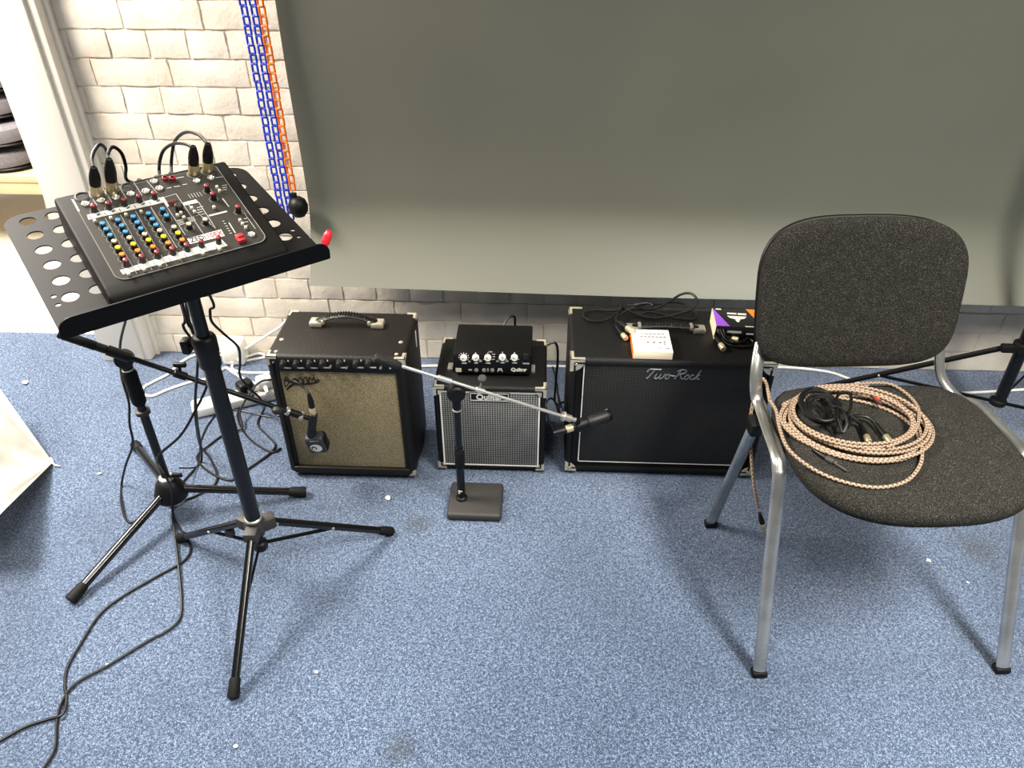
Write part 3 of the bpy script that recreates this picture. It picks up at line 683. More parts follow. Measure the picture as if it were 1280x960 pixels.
# coiled black cable lying on top of the large cabinet
zr = ZT3+.005
def c2(cx, cy, dz=0): return onz(720+cx/8, 355+cy/8, zr+dz)
ex1, ex2 = c2(560, 470, .026), c2(500, 545, .006)
d1 = (c2(450, 395, .020)-ex1).normalized(); d2 = (c2(425, 455, .006)-ex2).normalized()
bun = thing('xlr_cable', 'black microphone cable bundled in loops on the large cabinet beside white box', 'cable', (.25, -.40, ZT3))
t1 = plug(bun, bun, ex1, d1, 'cable', 'cream_plug', .85); t2 = plug(bun, bun, ex2, d2, 'cable', 'cream_plug', .75)
loopA = [t1, c2(405, 375, .016), c2(410, 310, .014), c2(440, 260, .016), c2(350, 268, .010), c2(200, 262, .003), c2(95, 280, .001), c2(75, 320, 0), c2(140, 368, 0), c2(240, 372, .001), c2(340, 345, .004), c2(410, 285, .010), c2(470, 250, .014), c2(600, 285, .010), c2(760, 340, .006), c2(900, 330, .004),
         c2(1050, 290, .010), c2(1170, 240, .018), c2(1210, 160, .03), c2(1150, 95, .034), c2(1050, 105, .028), c2(940, 170, .020), c2(800, 240, .014), c2(640, 250, .014), c2(520, 215, .016), c2(590, 205, .020), c2(700, 190, .020), c2(770, 215, .018), c2(700, 235, .016), c2(560, 250, .02), c2(470, 235, .02), c2(540, 270, .016), c2(680, 325, .008), c2(800, 345, .003)]
loopB = [t2, c2(395, 400, .008), c2(420, 330, .012), c2(500, 270, .017), c2(600, 225, .022), c2(720, 195, .012), c2(850, 200, .008), c2(960, 180, .006), c2(1080, 200, .003), c2(1170, 260, .001), c2(1205, 320, .001), c2(1150, 352, .001), c2(1020, 345, .002), c2(880, 310, .006), c2(740, 280, .012), c2(620, 300, .012), c2(500, 250, .012)]
part('cable_loops', MB().tube(spline(loopA, 6), .0034, 8), M_['cable'], bun, True)
part('cable_loops', MB().tube(spline(loopB, 6), .0034, 8), M_['cable'], bun, True)
part('cable_tie', MB().tube([Vector(c2(440, 250, .015))+Vector((0, .014*math.cos(a), .013*math.sin(a)+.002)) for a in [2*PI*k/14 for k in range(14)]], .003, 6, closed=True), M_['rubber'], bun, True)

# cable hanging out of the black carton
zc3 = ZT3
def c3(cx, cy, dz): return onz(870+cx/12, 370+cy/12, zc3+dz)
cc_ = thing('xlr_cable', 'black microphone cable coiled in front of the black carton', 'cable', (.50, -.49, ZT3))
e1 = c3(415, 800, .010); e2 = c3(640, 655, .012)
u1 = plug(cc_, cc_, e1, (c3(345, 690, .012)-e1).normalized(), 'cable', 'cream_plug', .8)
u2 = plug(cc_, cc_, e2, (c3(560, 640, .010)-e2).normalized(), 'cable', 'cream_plug', .7)
part('cable_loops', MB().tube(spline([u1, c3(300, 560, .02), c3(330, 500, .034), c3(345, 560, .028), c3(380, 640, .016), c3(460, 720, .008), c3(580, 750, .006), c3(720, 760, .006), c3(830, 750, .006), c3(860, 690, .006), c3(780, 640, .01), c3(680, 690, .012), c3(560, 710, .012), c3(440, 650, .02), c3(370, 520, .034), c3(400, 480, .036), c3(430, 580, .026), c3(500, 680, .014), c3(560, 690, .02), u2], 6), .0034, 8), M_['cable'], cc_, True)


# ================================================================== MUSIC STAND
SX, SY = -.622, -.975
ms = thing('music_stand', 'black folding tripod music stand with a perforated metal desk', 'music stand', (SX, SY, 0))
DR = Matrix.Rotation(math.radians(40.33), 4, 'Z') @ Matrix.Rotation(math.radians(9.9), 4, 'X')
DC = Vector((-.648, -.961, .881)); DM = Matrix.Translation(DC) @ DR; DW, DL = .428, .363; sc = .93
holes = []
for sx in (-1, 1):
    for k in range(6):
        for xx in (.191, .148): holes.append((sx*xx*sc, (.166-.0523*k)*sc, .0138*sc))
    holes += [(sx*.213*sc, -.082*sc, .0042), (sx*.213*sc, -.108*sc, .0042)]
v, f = plate2d(rrect(-DW/2, -DL/2, DW/2, DL/2, (.004, .004, .032, .032)), holes, .0012)
desk = part('desk', MB().add(v, f, DM), M_['black_metal'], ms, True)
# front ledge, standing up from the desk, rounded upper corners
v, f = plate2d(rrect(-DW/2-.002, -.001, DW/2+.002, .034, (.002, .002, .022, .022)), [], .0013)
part('ledge', MB().add(v, f, DM @ Matrix.Translation((0, -DL/2-.001, 0)) @ Matrix.Rotation(PI/2, 4, 'X')).tube([DM @ Vector((x, -DL/2, .001)) for x in (-DW/2, DW/2)], .0022, 8), M_['black_metal'], desk, True, root=ms)
part('rear_rib', MB().box((0, 0, -.012), (.05, .20, .02), .004, M=DM), M_['black_metal'], desk, True, root=ms)
tilt = part('tilt_joint', MB().box((SX-.006, SY+.004, .835), (.04, .04, .07), .008).cyl((SX-.04, SY+.02, .80), (SX+.034, SY-.012, .80), .014, n=14, bev=.002), M_['black_plastic'], ms, True)
part('tilt_knob', MB().lathe([(.006, 0), (.014, .004), (.015, .016), (.011, .022)], 8, frame_to((SX-.030, SY+.02, .775), (SX-.075, SY+.02, .772))), M_['black_plastic'], tilt, True, root=ms)
part('inner_pole', MB().cyl((SX, SY, .60), (SX, SY, .83), .0125, n=18), M_['black_pole'], ms, True)
part('pole', MB().cyl((SX, SY, .17), (SX, SY, .655), .0165, n=22), M_['black_pole'], ms, True)
cl = part('height_clutch', MB().lathe([(.018, 0), (.0205, .004), (.0205, .03), (.022, .034), (.0225, .062), (.020, .068), (.0165, .07)], 22, Matrix.Translation((SX, SY, .625))), M_['black_plastic'], ms, True)
part('clutch_knob', MB().box((SX-.040, SY+.006, .667), (.016, .022, .030), .004).cyl((SX-.035, SY+.004, .667), (SX-.012, SY, .667), .006, n=10), M_['black_plastic'], cl, True, root=ms)
hub = part('tripod_hub', MB().lathe([(.020, 0), (.024, .006), (.023, .028), (.0185, .036), (.0185, .042)], 20, Matrix.Translation((SX, SY, .178))), M_['stand_base'], ms, True)
part('hub_ring', MB().lathe([(.0172, 0), (.0195, .002), (.0195, .006), (.0172, .008)], 20, Matrix.Translation((SX, SY, .216))), M_['steel'], hub, True, root=ms)
low = part('lower_collar', MB().lathe([(.013, 0), (.016, .004), (.016, .022), (.012, .026)], 18, Matrix.Translation((SX, SY, .122))).cyl((SX, SY, .12), (SX, SY, .18), .010), M_['black_plastic'], ms, True)
feet = [onz(292, 866, .012), onz(486, 664, .012), onz(226, 672, .012)]
for i, ft in enumerate(feet):
    d = (ft-Vector((SX, SY, ft.z))).normalized(); top = Vector((SX, SY, .196))+d*.028; end = ft.copy()
    up = Vector((0, 0, 1)); side = d.cross(up)
    part('leg_bracket', MB().box((0, 0, 0), (.040, .030, .032), .005, M=Matrix.Translation(Vector((SX, SY, .195))+d*.024) @ d.to_track_quat('X', 'Z').to_matrix().to_4x4()), M_['stand_base'], hub, True, root=ms)
    lg = part('leg', MB().tube([top, end], .009, 14), M_['gloss_black'], ms, True)
    part('rubber_foot', MB().lathe([(.0100, 0), (.0115, .006), (.0125, .036), (.0115, .040)], 14, frame_to(end-(end-top).normalized()*.030, end+(end-top).normalized()*.012) ), M_['rubber'], lg, True, root=ms)
    mid = top.lerp(end, .5); lo = Vector((SX, SY, .136))+d*.014
    part('brace', MB().tube([lo, mid-Vector((0, 0, .006))], .006, 8, flat=(.0025, .006, (0, 0, 1))), M_['black_metal'], lg, True, root=ms)
    for pq in (top.lerp(end, .06), mid):
        part('rivet', MB().lathe([(.0042, 0), (.0035, .0018), (.0005, .0022)], 10, frame_to(pq+side*.0085*(-1 if side.y > 0 else 1), pq+side*.1*(-1 if side.y > 0 else 1))), M_['steel'], lg, True, root=ms)
    if i == 2: part('lock_knob', MB().box((0, 0, 0), (.020, .014, .022), .003, M=Matrix.Translation(lo.lerp(mid, .55)+Vector((0, 0, .01)))), M_['stand_base'], low, True, root=ms)

# red clip at the right end of the ledge
rcp = DM @ Vector((DW/2+.004, -DL/2+.022, .012))
rc = thing('red_clip', 'small red plastic clip on the right end of the music stand desk', 'clip', rcp-Vector((0, 0, .01)))
ax = (DR @ Vector((.55, .25, .8))).normalized()
part('clip_grip', MB().tube(spline([rcp-ax*.014, rcp, rcp+ax*.016, rcp+ax*.027], 4), [.006]*5+[.0075]*5+[.006]*2+[.003], 10), M_['clip_red'], rc, True)
part('clip_jaw', MB().box((DW/2-.006, -DL/2+.018, .004), (.022, .009, .004), .0015, M=DM), M_['clip_red'], rc, True)

# ================================================================== MIXING CONSOLE
mx = thing('mixing_console', 'compact black audio mixer with rows of coloured knobs on music stand', 'mixer', M=DM @ Matrix.Translation((0, 0, .0014)))
# body as a wedge in desk space (y toward the back, h above the desk)
bx0, bx1 = -.147*sc, .163*sc
pf = [(.096, .0), (.094, .0745), (-.150, .0355), (-.170, .030), (-.178, .018), (-.174, .0)]
pf = [(a*sc, b*sc) for a, b in pf]
bm = bmesh.new(); vv = [[bm.verts.new((x, a, b)) for a, b in pf] for x in (bx0, bx1)]
bm.faces.new(vv[0]); bm.faces.new(vv[1][::-1]); m = len(pf)
for i in range(m): bm.faces.new([vv[0][i], vv[1][i], vv[1][(i+1) % m], vv[0][(i+1) % m]][::-1])
bmesh.ops.recalc_face_normals(bm, faces=bm.faces)
bmesh.ops.bevel(bm, geom=[e for e in bm.edges], offset=.005, segments=3, profile=.5, affect='EDGES')
part('case', MB().bm(bm), M_['mixer_side'], mx)
PC = Vector((-.618, -.984, .928)); PR = Matrix.Rotation(math.radians(39.99), 4, 'Z') @ Matrix.Rotation(math.radians(19.13), 4, 'X')
PM = Matrix.Translation(PC) @ PR; PN = (PR @ Vector((0, 0, 1))).normalized(); PMi = PM.inverted(); PW, PL = .2418, .2165
def puv(px, py, h=0.0):
    d = ray(px, py); t = ((PC+PN*h-CAM).dot(PN))/d.dot(PN); return PMi @ (CAM+d*t)
v, f = plate2d(rrect(-PW/2, -PL/2, PW/2, PL/2-.004, (.016, .016, .003, .003)), [], .0012)
panel = part('panel', MB().add(v, f, PM), M_['mixer_panel'], mx, True)
edge = [PM @ Vector((a, b, .001)) for a, b in rrect(-PW/2, -PL/2, PW/2, PL/2-.004, (.016, .016, .003, .003))]
part('panel_edge', MB().tube(edge, .0008, 5, closed=True), M_['dim_print'], panel, True, root=mx)
def P3(p): return (90+p[0]/8, 230+p[1]/8)
def P4(p): return (180+p[0]/8, 200+p[1]/8)
def P5(p): return (230+p[0]/8, 230+p[1]/8)
K = {'k_red': [], 'k_blue': [], 'k_grey': [], 'k_yellow': [], 'k_orange': []}
K['k_red'] += [P3(p) for p in ((215, 225), (363, 200), (517, 165), (668, 130), (820, 100), (540, 770), (700, 730), (853, 688))]+[P4(p) for p in ((285, 893), (428, 857), (572, 818), (742, 783), (628, 265), (690, 345), (940, 475))]
K['k_blue'] += [P3(p) for p in ((305, 390), (460, 355), (613, 322), (765, 290), (905, 245), (342, 447), (498, 413), (652, 380), (803, 347), (945, 310), (380, 507), (535, 473), (688, 440), (840, 405))]
K['k_grey'] += [P3(p) for p in ((420, 567), (573, 533), (727, 497), (877, 460))]+[P4(p) for p in ((300, 665), (447, 635), (612, 590))]
K['k_yellow'] += [P3(p) for p in ((457, 630), (612, 595), (765, 555), (915, 520))]+[P4((340, 725))]
K['k_orange'] += [P3(p) for p in ((498, 700), (655, 662), (810, 622), (960, 585))]+[P4((382, 793))]
ksk = MB().lathe([(.0048, 0), (.0046, .006), (.0042, .0085), (.0005, .0085)], 12).mesh('knob'); ksk.materials.append(M_['knob_black'])
tickring = MB()
for q in range(11):
    b = -2.3+4.6*q/10; tickring.box((.0072*math.sin(b), .0072*math.cos(b), .0), (.0011, .0011, .0005))
tkm = tickring.mesh('dial_print'); tkm.materials.append(M_['grey_print'])
ptm = MB().box((0, .0016, .0), (.0007, .003, .0005)).mesh('pointer'); ptm.materials.append(M_['dark_print'])
LM = INV[mx.name] @ PM
for mn, lst in K.items():
    tall = 1.25 if mn in ('k_red',) else 1.0
    cap = MB().lathe([(.0041, .0), (.0041, .0022), (.0034, .0030), (.0005, .0030)] if mn != 'k_red' else [(.0041, .0), (.0040, .0034), (.0028, .0042), (.0005, .0043)], 12).mesh('cap'); cap.materials.append(M_[mn])
    for (px, py) in lst:
        u = puv(px, py, .0115)
        kb = inst(ksk, 'knob', mx, LM @ Matrix.Translation((u.x, u.y, .0012)) @ Matrix.Diagonal((1, 1, tall, 1)) @ Matrix.Rotation(random.uniform(-.8, .8), 4, 'Z'))
        c = inst(cap, 'cap', kb, Matrix.Translation((0, 0, .0085)) @ Matrix.Diagonal((1, 1, 1/tall, 1)))
        inst(ptm, 'pointer', kb, Matrix.Translation((0, 0, .0118 if mn != 'k_red' else .0121)))
        if True: inst(tkm, 'dial_print', mx, LM @ Matrix.Translation((u.x, u.y, .0014)))
# jacks and sockets
jk = MB().lathe([(.0066, 0), (.0066, .0022), (.0050, .0026), (.0036, .0016), (.0034, .0005), (.0005, .0005)], 6).mesh('jack_nut'); jk.materials.append(M_['chrome'])
for p in [P4(q) for q in ((100, 215), (155, 285), (20, 310), (527, 210), (670, 180))]+[P3(q) for q in ((135, 200), (290, 165), (440, 135), (590, 100), (735, 75))]+[P5((675, 505))]:
    u = puv(*p, .002); inst(jk, 'jack_nut', mx, LM @ Matrix.Translation((u.x, u.y, .0012)))
xs = MB().lathe([(.0108, 0), (.0108, .0012), (.0095, .0016), (.0092, .0002), (.0005, .0002)], 20).mesh('xlr_socket'); xs.materials.append(M_['knob_black'])
xr = MB().lathe([(.0112, 0), (.0118, .0006), (.0112, .0013)], 20, caps=False).mesh('socket_rim'); xr.materials.append(M_['dim_print'])
for p in (P3((100, 130)), P3((555, 38)), (120.6, 244), (140.6, 241), (242.5, 218), (260, 214.5)):
    u = puv(*p, .001); s = inst(xs, 'xlr_socket', mx, LM @ Matrix.Translation((u.x, u.y, .0012))); inst(xr, 'socket_rim', s, Matrix.Identity(4))
# push buttons, usb, fader
bt = MB().box((0, 0, .003), (.0048, .0048, .006), .001).mesh('push_button'); bt.materials.append(M_['k_grey'])
for p in [P4(q) for q in ((478, 478), (505, 515), (730, 268), (757, 305), (700, 470), (370, 525), (335, 550), (400, 572))]+[P5(q) for q in ((560, 360), (585, 395), (617, 432))]+[P3(q) for q in ((228, 368), (388, 338), (540, 305), (692, 275), (565, 900), (722, 855), (880, 812))]+[P4(q) for q in ((360, 985), (590, 935), (755, 890))]:
    u = puv(*p, .005); inst(bt, 'push_button', mx, LM @ Matrix.Translation((u.x, u.y, .0012)))
u = puv(*P4((350, 470)), .008); part('effects_encoder', MB().lathe([(.007, 0), (.0066, .012), (.005, .0135), (.0005, .0135)], 16, PM @ Matrix.Translation((u.x, u.y, .0012))), M_['knob_black'], mx, True)
u = puv(*P4((290, 430)), .001); part('display', MB().box((u.x, u.y, .0018), (.017, .013, .0016), .0005, M=PM), mat('red_display', '#3a0d0c', .2), mx, True)
u = puv(*P5((565, 545)), .006); part('fader_cap', MB().box((u.x, u.y, .006), (.013, .018, .009), .002, M=PM).box((u.x, u.y, .0115), (.011, .005, .004), .0012, M=PM), M_['fader_red'], mx, True)
u0 = puv(*P5((400, 350)), .001); u1_ = puv(*P5((500, 500)), .001)
part('fader_slot', MB().box(((u0.x+u1_.x)/2, (u0.y+u1_.y)/2, .0014), (.0022, (u0-u1_).length, .0006), M=PM), M_['knob_black'], mx, True)
u = puv(*P4((285, 190)), .003); part('phono_socket', MB().lathe([(.0052, 0), (.005, .006), (.0035, .0065), (.003, .002), (.0005, .002)], 12, PM @ Matrix.Translation((u.x, u.y, .001))).lathe([(.0052, 0), (.005, .006), (.0035, .0065), (.003, .002), (.0005, .002)], 12, PM @ Matrix.Translation((u.x-.011, u.y+.004, .001))), M_['k_red'], mx, True)
# printed panel graphics
gr = MB(); wp = MB()
def ln(a, b, w_=.0009, tgt=None):
    a = puv(*a, .001); b = puv(*b, .001); d = b-a; L = d.length; an = math.atan2(d.y, d.x)
    (tgt or gr).box((0, 0, 0), (L, w_, .0004), M=PM @ Matrix.Translation(((a.x+b.x)/2, (a.y+b.y)/2, .0014)) @ Matrix.Rotation(an, 4, 'Z'))
def band(quad, tgt, z=.0013):
    q = [puv(*p, .001) for p in quad]; q = [PM @ Vector((a.x, a.y, z)) for a in q]; tgt.add(q, [[0, 1, 2, 3]])
M_['band'] = mat('panel_band', '#b4b4ad', .6)
band([P3((150, 310)), P3((890, 135)), P3((920, 185)), P3((165, 358))], wp)
band([P3((478, 862)), P4((775, 795)), P4((838, 858)), P3((510, 905))], wp)
band([P4((385, 428)), P4((520, 395)), P4((545, 425)), P4((408, 455))], wp)
band([P4((165, 378)), P4((195, 368)), P4((255, 462)), P4((228, 470))], wp)
for a, b in (((5, 95), (1, 165)),): pass
for a, b in ((P3((160, 75)), P3((250, 215))), (P3((310, 45)), P3((400, 185))), (P3((465, 15)), P3((545, 150))), (P3((620, -15)), P3((700, 115))), (P4((25, 205)), P4((130, 330)))): ln(a, b)
for k in range(4):
    ln(P3((330+152*k, 340-34*k)), P3((650+152*k, 900-38*k)), .0006)
for a, b in (((205, 375), (320, 340)), ((320, 340), (590, 735)), ((420, 430), (720, 690)), ((545, 420), (720, 690)), ((230, 470), (415, 755)), ((70, 470), (330, 880)), ((520, 560), (620, 535)), ((650, 560), (830, 515))): ln(P4(a), P4(b), .0009)
ln(P4((650, 560)), P4((830, 515)), .0035, wp); ln(P5((600, 290)), P5((715, 450))); ln(P4((785, 385)), P4((850, 470)), .0018); ln(P3((5, 155)), P3((70, 275)), .003, wp)
for k in range(5): ln(P4((440+28*k, 345-6*k)), P4((470+28*k, 385-6*k)), .0007)
for k in range(6): ln(P5((385+14*k, 375+24*k)), P5((410+14*k, 372+24*k)), .0014)
for k in range(4): ln(P5((450+16*k, 390+26*k)), P5((466+16*k, 414+26*k)), .002)
for k in range(4): ln(P4((330+8*k, 610+14*k)), P4((385+8*k, 595+14*k)), .0014); ln(P4((430+8*k, 585+12*k)), P4((500+6*k, 568+12*k)), .0014)
for k in range(3): ln(P4((530, 480+25*k)), P4((590, 465+25*k)), .0014); ln(P4((780, 260+22*k)), P4((830, 250+22*k)), .0012); ln(P5((600, 350+36*k)), P5((640, 342+36*k)), .0014)
for a, b in (((320, 185), (400, 170)), ((385, 250), (430, 242)), ((715, 180), (785, 170)), ((230, 285), (275, 275)), ((300, 270), (360, 262))): ln(P4(a), P4(b), .0016)
dk = MB()
for k in range(7):
    a = (505+157*k, 890-36*k) if k < 3 else None
    p0 = P3((535+155*k, 900-38*k)) ; p1 = P3((500+155*k, 850-38*k)); ln(p0, p1, .0008, dk)
for k in range(5):
    ln(P3((250+150*k, 318-35*k)), P3((278+150*k, 300-35*k)), .0022, dk); ln(P3((170+150*k, 322-35*k)), P3((190+150*k, 345-35*k)), .0012, dk)
dk.v = [p+PN*.0004 for p in dk.v]
part('dark_print', dk, M_['dark_print'], panel, True, root=mx)
part('panel_print', gr, M_['grey_print'], panel, True, root=mx)
part('white_bands', wp, M_['band'], panel, True, root=mx)
bq = [P4((430, 790)), P4((770, 695)), P4((808, 760)), P4((462, 842))]
bd2 = MB(); band(bq, bd2, .0015); bdg = part('badge', bd2, M_['white_print'], panel, True, root=mx)
a_ = puv(*P4((446, 816)), .001); b_ = puv(*P4((789, 727)), .001); an = math.atan2((b_-a_).y, (b_-a_).x); Lb = (b_-a_).length
for s, fr, mm in (('ZEDi', .27, 'dark_print'), ('10FX', .75, 'red_print')):
    v, f = glyphs(s, .0150, .0002, bold=.0002); cx = a_.lerp(b_, fr)
    wv_ = max(p.x for p in v)-min(p.x for p in v)
    part('lettering', MB().add(v, f, PM @ Matrix.Translation((cx.x, cx.y, .0019)) @ Matrix.Rotation(an, 4, 'Z') @ Matrix.Diagonal((Lb*.44/wv_, 1.0, 1, 1))), M_[mm], bdg, True, root=mx)

# ================================================================== LEFT BOOM MICROPHONE STAND
BX, BY = -.94, -.745
bs = thing('boom_microphone_stand', 'tall black tripod boom microphone stand beside the music stand', 'microphone stand', (BX, BY, 0))
hub = part('base_hub', MB().lathe([(.026, .0), (.040, .006), (.042, .020), (.030, .052), (.020, .064), (.016, .066)], 24, Matrix.Translation((BX, BY, .048))), M_['black_plastic'], bs, True)
part('hub_ring', MB().lathe([(.0135, 0), (.018, .002), (.018, .008), (.0135, .010)], 20, Matrix.Translation((BX, BY, .112))).lathe([(.022, 0), (.034, .001), (.034, .004)], 20, Matrix.Translation((BX, BY, .044))), M_['steel'], hub, True, root=bs)
part('hub_thumbscrew', MB().tube([(BX+.015, BY-.005, .125), (BX+.032, BY-.012, .135)], .004, 8).box((BX+.040, BY-.014, .140), (.026, .008, .012), .003), M_['black_plastic'], hub, True, root=bs)
for i, ft in enumerate([onz(92, 746, .014), onz(378, 615, .014), onz(170, 557, .014)]):
    d = (ft-Vector((BX, BY, ft.z))).normalized(); top = Vector((BX, BY, .075))+d*.03
    lg = part('leg', MB().tube([top, ft], .0105, 14), M_['gloss_black'], bs, True)
    dd = (ft-top).normalized()
    part('rubber_foot', MB().lathe([(.0110, 0), (.0125, .004), (.0150, .036), (.0140, .044)], 14, frame_to(ft-dd*.034, ft+dd*.01)), M_['rubber'], lg, True, root=bs)
part('pole', MB().cyl((BX, BY, .10), (BX, BY, .365), .0105, n=18), M_['black_pole'], bs, True)
part('inner_pole', MB().cyl((BX, BY, .34), (BX, BY, .478), .008, n=16), M_['black_pole'], bs, True)
part('height_grip', MB().lathe([(.0135, 0), (.0165, .008), (.0175, .03), (.0165, .06), (.0175, .085), (.0145, .095), (.0125, .10)], 18, Matrix.Translation((BX, BY, .352))), M_['rubber'], bs, True)
part('collar_ring', MB().lathe([(.0115, 0), (.017, .002), (.017, .012), (.0115, .014)], 18, Matrix.Translation((BX, BY, .322))), M_['stand_base'], bs, True)
part('neck_ring', MB().lathe([(.0115, 0), (.0132, .001), (.0132, .005), (.0115, .006)], 18, Matrix.Translation((BX, BY, .449))), M_['steel'], bs, True)
Kp = Vector((BX+.004, BY-.018, .505)); mt = ony(386, 523, -.655); bdv = (mt-Kp).normalized()
ck = part('boom_clutch', MB().lathe([(.018, -.014), (.021, -.010), (.021, .010), (.018, .014)], 18, frame_to((BX, BY, .480), (BX+.25, BY-1, .480))).cyl((BX, BY, .445), (BX, BY, .475), .012, .015).cyl(Kp-bdv*.025, Kp+bdv*.025, .012, n=14), M_['black_plastic'], bs, True)
boom = part('boom_arm', MB().tube([Kp-bdv*.115, mt-bdv*.055], .0062, 12), M_['black_pole'], bs, True)
part('counterweight_grip', MB().lathe([(.008, 0), (.0105, .004), (.0105, .075), (.008, .080)], 14, frame_to(Kp-bdv*.125, Kp)), M_['rubber'], boom, True, root=bs)
for c0, c1 in ((.12, .15), (-.05, -.025)): part('boom_collar', MB().cyl(Kp+bdv*c0, Kp+bdv*c1, .0098, n=12, bev=.002), M_['black_plastic'], boom, True, root=bs)
sp_ = Kp+bdv*.135
part('boom_thumbscrew', MB().cyl(sp_, sp_+Vector((.0, .006, .018)), .004, n=8).box(sp_+Vector((.002, .006, .024)), (.030, .010, .012), .003), M_['black_plastic'], boom, True, root=bs)
jt = mt-bdv*.055
mc = part('mic_clip', MB().cyl(jt, jt+bdv*.034, .0095, .009, n=14, bev=.001).cyl(jt+bdv*.03, mt+bdv*.012, .006, n=12), M_['black_plastic'], bs, True)
part('clip_screw', MB().cyl(jt+bdv*.036+Vector((0, -.012, 0)), jt+bdv*.036+Vector((0, .012, 0)), .006, n=12, bev=.001), M_['steel'], mc, True, root=bs)
part('clip_ring', MB().cyl(jt-bdv*.005, jt+bdv*.002, .0108, n=14), M_['steel'], mc, True, root=bs)
part('lower_knob', MB().lathe([(.006, 0), (.012, .003), (.012, .012), (.008, .016)], 14, frame_to(jt-bdv*.03, jt-bdv*.03+Vector((.2, -1, -.6)))), M_['stand_base'], mc, True, root=bs)

# --- square side-address microphone hanging in front of the tan grille
mh = ony(396, 553, -.650); e9 = thing('square_microphone', 'flat square black microphone with pale round emblem in front of tan grille', 'microphone', mh+Vector((0, 0, -.035)))
tl = Vector((.10, 0, -1)).normalized(); neck = mt+bdv*.016
NM = Matrix.Translation(mh) @ Matrix.Rotation(math.radians(-6), 4, 'Y') @ Matrix.Rotation(math.radians(14), 4, 'X')
head_ = part('head', MB().box((0, 0, 0), (.050, .030, .062), .009, 3, M=NM), M_['mic_grey'], e9, True)
part('head_grille', MB().box((.004, .004, -.001), (.046, .032, .056), .008, 2, M=NM), M_['black_plastic'], head_, True, root=e9)
nt = NM @ Vector((-.006, 0, .030)); tp = Vector((neck.x, neck.y, neck.z+.022))
part('body', MB().lathe([(.0105, 0), (.012, .006), (.0118, .02)], 16, frame_to(nt-Vector((0, 0, .002)), tp)).cyl(nt, tp, .0102, .0112, n=18, bev=.001), M_['mic_body'], e9, True)
v = [(0.0155*math.cos(2*PI*k/28), -.0155, .0155*math.sin(2*PI*k/28)-.004) for k in range(28)]
em = part('emblem', MB().add(v, [list(range(28))], NM), M_['k_cream'], head_, True, root=e9)
part('emblem_letter', MB().lathe([(.0075, 0), (.0075, .0004), (.0005, .0004)], 18, NM @ Matrix.Translation((-.0055, -.0156, -.004)) @ FRONT), M_['dark_print'], em, True, root=e9)
v, f = glyphs('e', .0165, .0002, bold=.0006)
part('emblem_glyph', MB().add(v, f, NM @ Matrix.Translation((-.0055, -.0163, -.0042)) @ FRONT), M_['k_cream'], em, True, root=e9)
part('neck_print', MB().box((.003, -.0152, .0245), (.024, .0005, .002), M=NM), M_['grey_print'], head_, True, root=e9)

# ================================================================== SHORT MICROPHONE STAND WITH SQUARE BASE
Q = [onz(562, 652, 0), onz(629, 651, 0), onz(628, 609, 0), onz(561, 612, 0)]; qc = sum(Q, Vector())/4
ds = thing('desk_microphone_stand', 'short black microphone stand with heavy square base and steel boom', 'microphone stand', (qc.x, qc.y, 0))
part('square_base', MB().box((qc.x, qc.y, .012), (.142, .128, .024), .009, 3), M_['stand_base'], ds, True)
TX, TY = onz(577, 622, .026).x, onz(577, 622, .026).y
part('pole', MB().cyl((TX, TY, .024), (TX, TY, .20), .0105, n=18), M_['black_pole'], ds, True)
part('inner_pole', MB().cyl((TX, TY, .18), (TX, TY, .37), .008, n=16), M_['black_pole'], ds, True)
part('pole_nut', MB().lathe([(.015, 0), (.015, .006), (.011, .010)], 16, Matrix.Translation((TX, TY, .024))), M_['black_plastic'], ds, True)
part('height_grip', MB().lathe([(.011, 0), (.0128, .004), (.0128, .05), (.010, .055)], 16, Matrix.Translation((TX, TY, .135))), M_['rubber'], ds, True)
part('pole_mark', MB().box((TX-.004, TY-.0103, .055), (.004, .002, .010)).box((TX+.001, TY-.0108, .058), (.006, .001, .003)), M_['white_print'], ds, True)
part('clutch_neck', MB().lathe([(.0085, 0), (.0105, .004), (.0105, .03), (.014, .036), (.014, .062)], 16, Matrix.Translation((TX, TY, .318))), M_['black_plastic'], ds, True)
part('neck_ring', MB().lathe([(.009, 0), (.0112, .001), (.0112, .004), (.009, .005)], 16, Matrix.Translation((TX, TY, .316))), M_['steel'], ds, True)
bl_ = ony(500, 457, -.715); br_ = ony(706, 521, -.655); bd3 = (br_-bl_).normalized()
kp = bl_+bd3*((TX-bl_.x)/bd3.x)
part('boom_clutch', MB().lathe([(.018, -.016), (.022, -.012), (.022, .012), (.018, .016)], 18, frame_to((TX, TY, kp.z-.030), (TX+.2, TY-1, kp.z-.03))), M_['black_plastic'], ds, True)
bm_ = part('boom_arm', MB().tube([bl_, br_], .0042, 10), M_['chrome'], ds, True)
part('boom_weight_grip', MB().lathe([(.0075, 0), (.0105, .003), (.0108, .052), (.008, .060), (.0048, .066)], 14, frame_to(bl_-bd3*.062, bl_)), mat('knurled_grip', '#141414', .6, bump=(260, 1.0, .004)), bm_, True, root=ds)
for c0, c1 in ((-.045, -.010), (.052, .075)): part('boom_sleeve', MB().cyl(kp+bd3*c0, kp+bd3*c1, .0066, n=12, bev=.001), M_['chrome'], bm_, True, root=ds)
kq = kp+bd3*.062+Vector((.006, .02, .018)); part('clutch_knob', MB().lathe([(.009, 0), (.0105, .002), (.0105, .006), (.008, .008)], 14, frame_to(kq, kq+Vector((0, -.5, 1)))).cyl(kp+bd3*.062, kq, .003, n=8), M_['stand_base'], bm_, True, root=ds)
